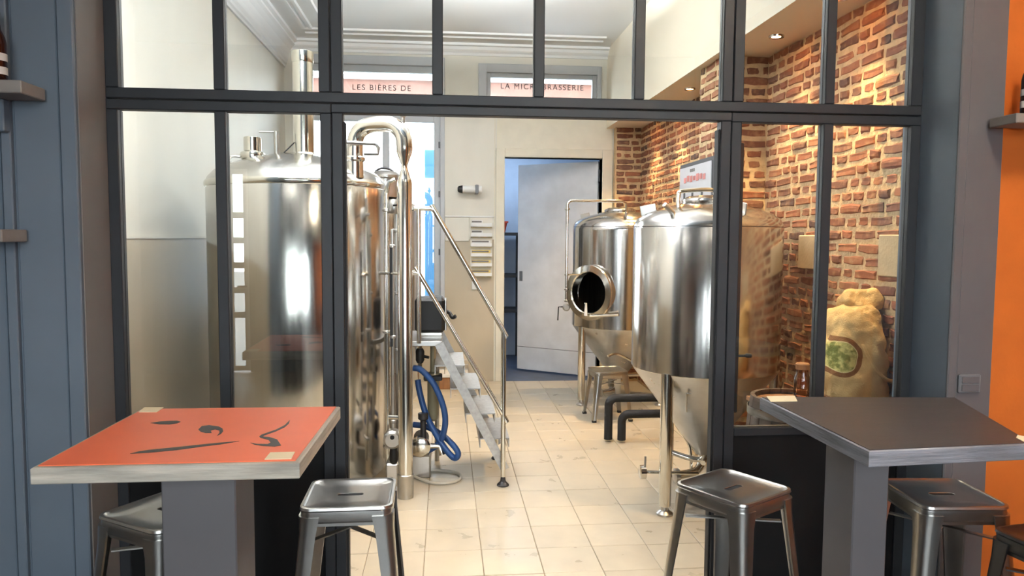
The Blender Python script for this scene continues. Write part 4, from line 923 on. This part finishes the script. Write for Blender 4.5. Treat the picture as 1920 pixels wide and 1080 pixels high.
MB().box(1.08, 1.5, 1.92, 2.36, 0, .02, .004).build('base_plate', 'black_steel', t, angle=0)

# --- wall shelves and bottles
def wall_shelf(x0, x1, y0, z0, z1, end, label, brackets=()):
    t = thing('wall_shelf', ((x0+x1)/2, YF-.02, z0), label, 'shelf')
    MB().box(x0, x1, y0, YF-.022, z0, z1, .003).build('board', 'shelf_wood', t, angle=0)
    for xb in brackets: MB().box(xb-.03, xb+.03, YF-.06, YF-.022, z0-.11, z0, .004).build('bracket', 'grey_paint', t, angle=0)
    return t
za = at(83, 166, YF-.03).z
wall_shelf(-2.2, at(83, 175, YF-.03).x, 2.58, za-.042, za, 1, 'grey wooden wall shelf carrying a bottle, the higher one on the panelling', (-1.53, -2.0))
wall_shelf(-2.2, at(49, 450, YF-.03).x, 2.58, 1.625, 1.668, 1, 'grey wooden wall shelf near eye level on the panelling', (-1.95,))
zr = at(1858, 222, YF-.03)
wall_shelf(zr.x, 2.8, 2.59, zr.z-.036, zr.z, -1, 'short wooden shelf spanning the casing and the orange wall', (2.5,))
def bottle(x, y, z, label):
    t = thing('beer_bottle', (x, y, z), label, 'bottle', 'brown beer bottles on the wall shelves')
    MB().lathe([(.028, 0), (.0305, .004), (.0305, .135), (.027, .155), (.016, .18), (.0135, .20), (.013, .225), (.0145, .228), (.0145, .235)], 24, (x, y, z)).build('glass', 'bottle_glass', t)
    MB().lathe([(.0308, .03), (.0308, .055)], 24, (x, y, z), cap0=False, cap1=False).build('label_band', 'bottle_label', t)
    MB().lathe([(.0308, .075), (.0308, .10)], 24, (x, y, z), cap0=False, cap1=False).build('label_band', 'bottle_label', t)
    MB().lathe([(.0155, .228), (.0155, .238), (.013, .243)], 16, (x, y, z)).build('crown_cap', 'cap_metal', t)
p = at(0, 150, 2.66); bottle(p.x-.008, 2.66, za, 'brown beer bottle with pale label bands on the higher shelf')
p = at(1920, 200, 2.65); bottle(p.x+.022, 2.65, zr.z, 'dark beer bottle on the shelf by the orange wall')
# switch plate
p0, p1 = at(1793, 701, YF), at(1832, 735, YF)
t = thing('light_switch', ((p0.x+p1.x)/2, YF, p1.z), 'grey double switch plate on the casing beside the dark table', 'switch')
MB().box(p0.x, p1.x, YF-.02, YF-.006, p1.z, p0.z, .004).build('plate', 'grey_plastic', t, angle=0)
zm = (p0.z+p1.z)/2
for z0, z1 in ((p1.z+.008, zm-.003), (zm+.003, p0.z-.008)): MB().box(p0.x+.01, p1.x-.01, YF-.025, YF-.019, z0, z1, .002).build('rocker', 'taupe_paint', t, angle=0)
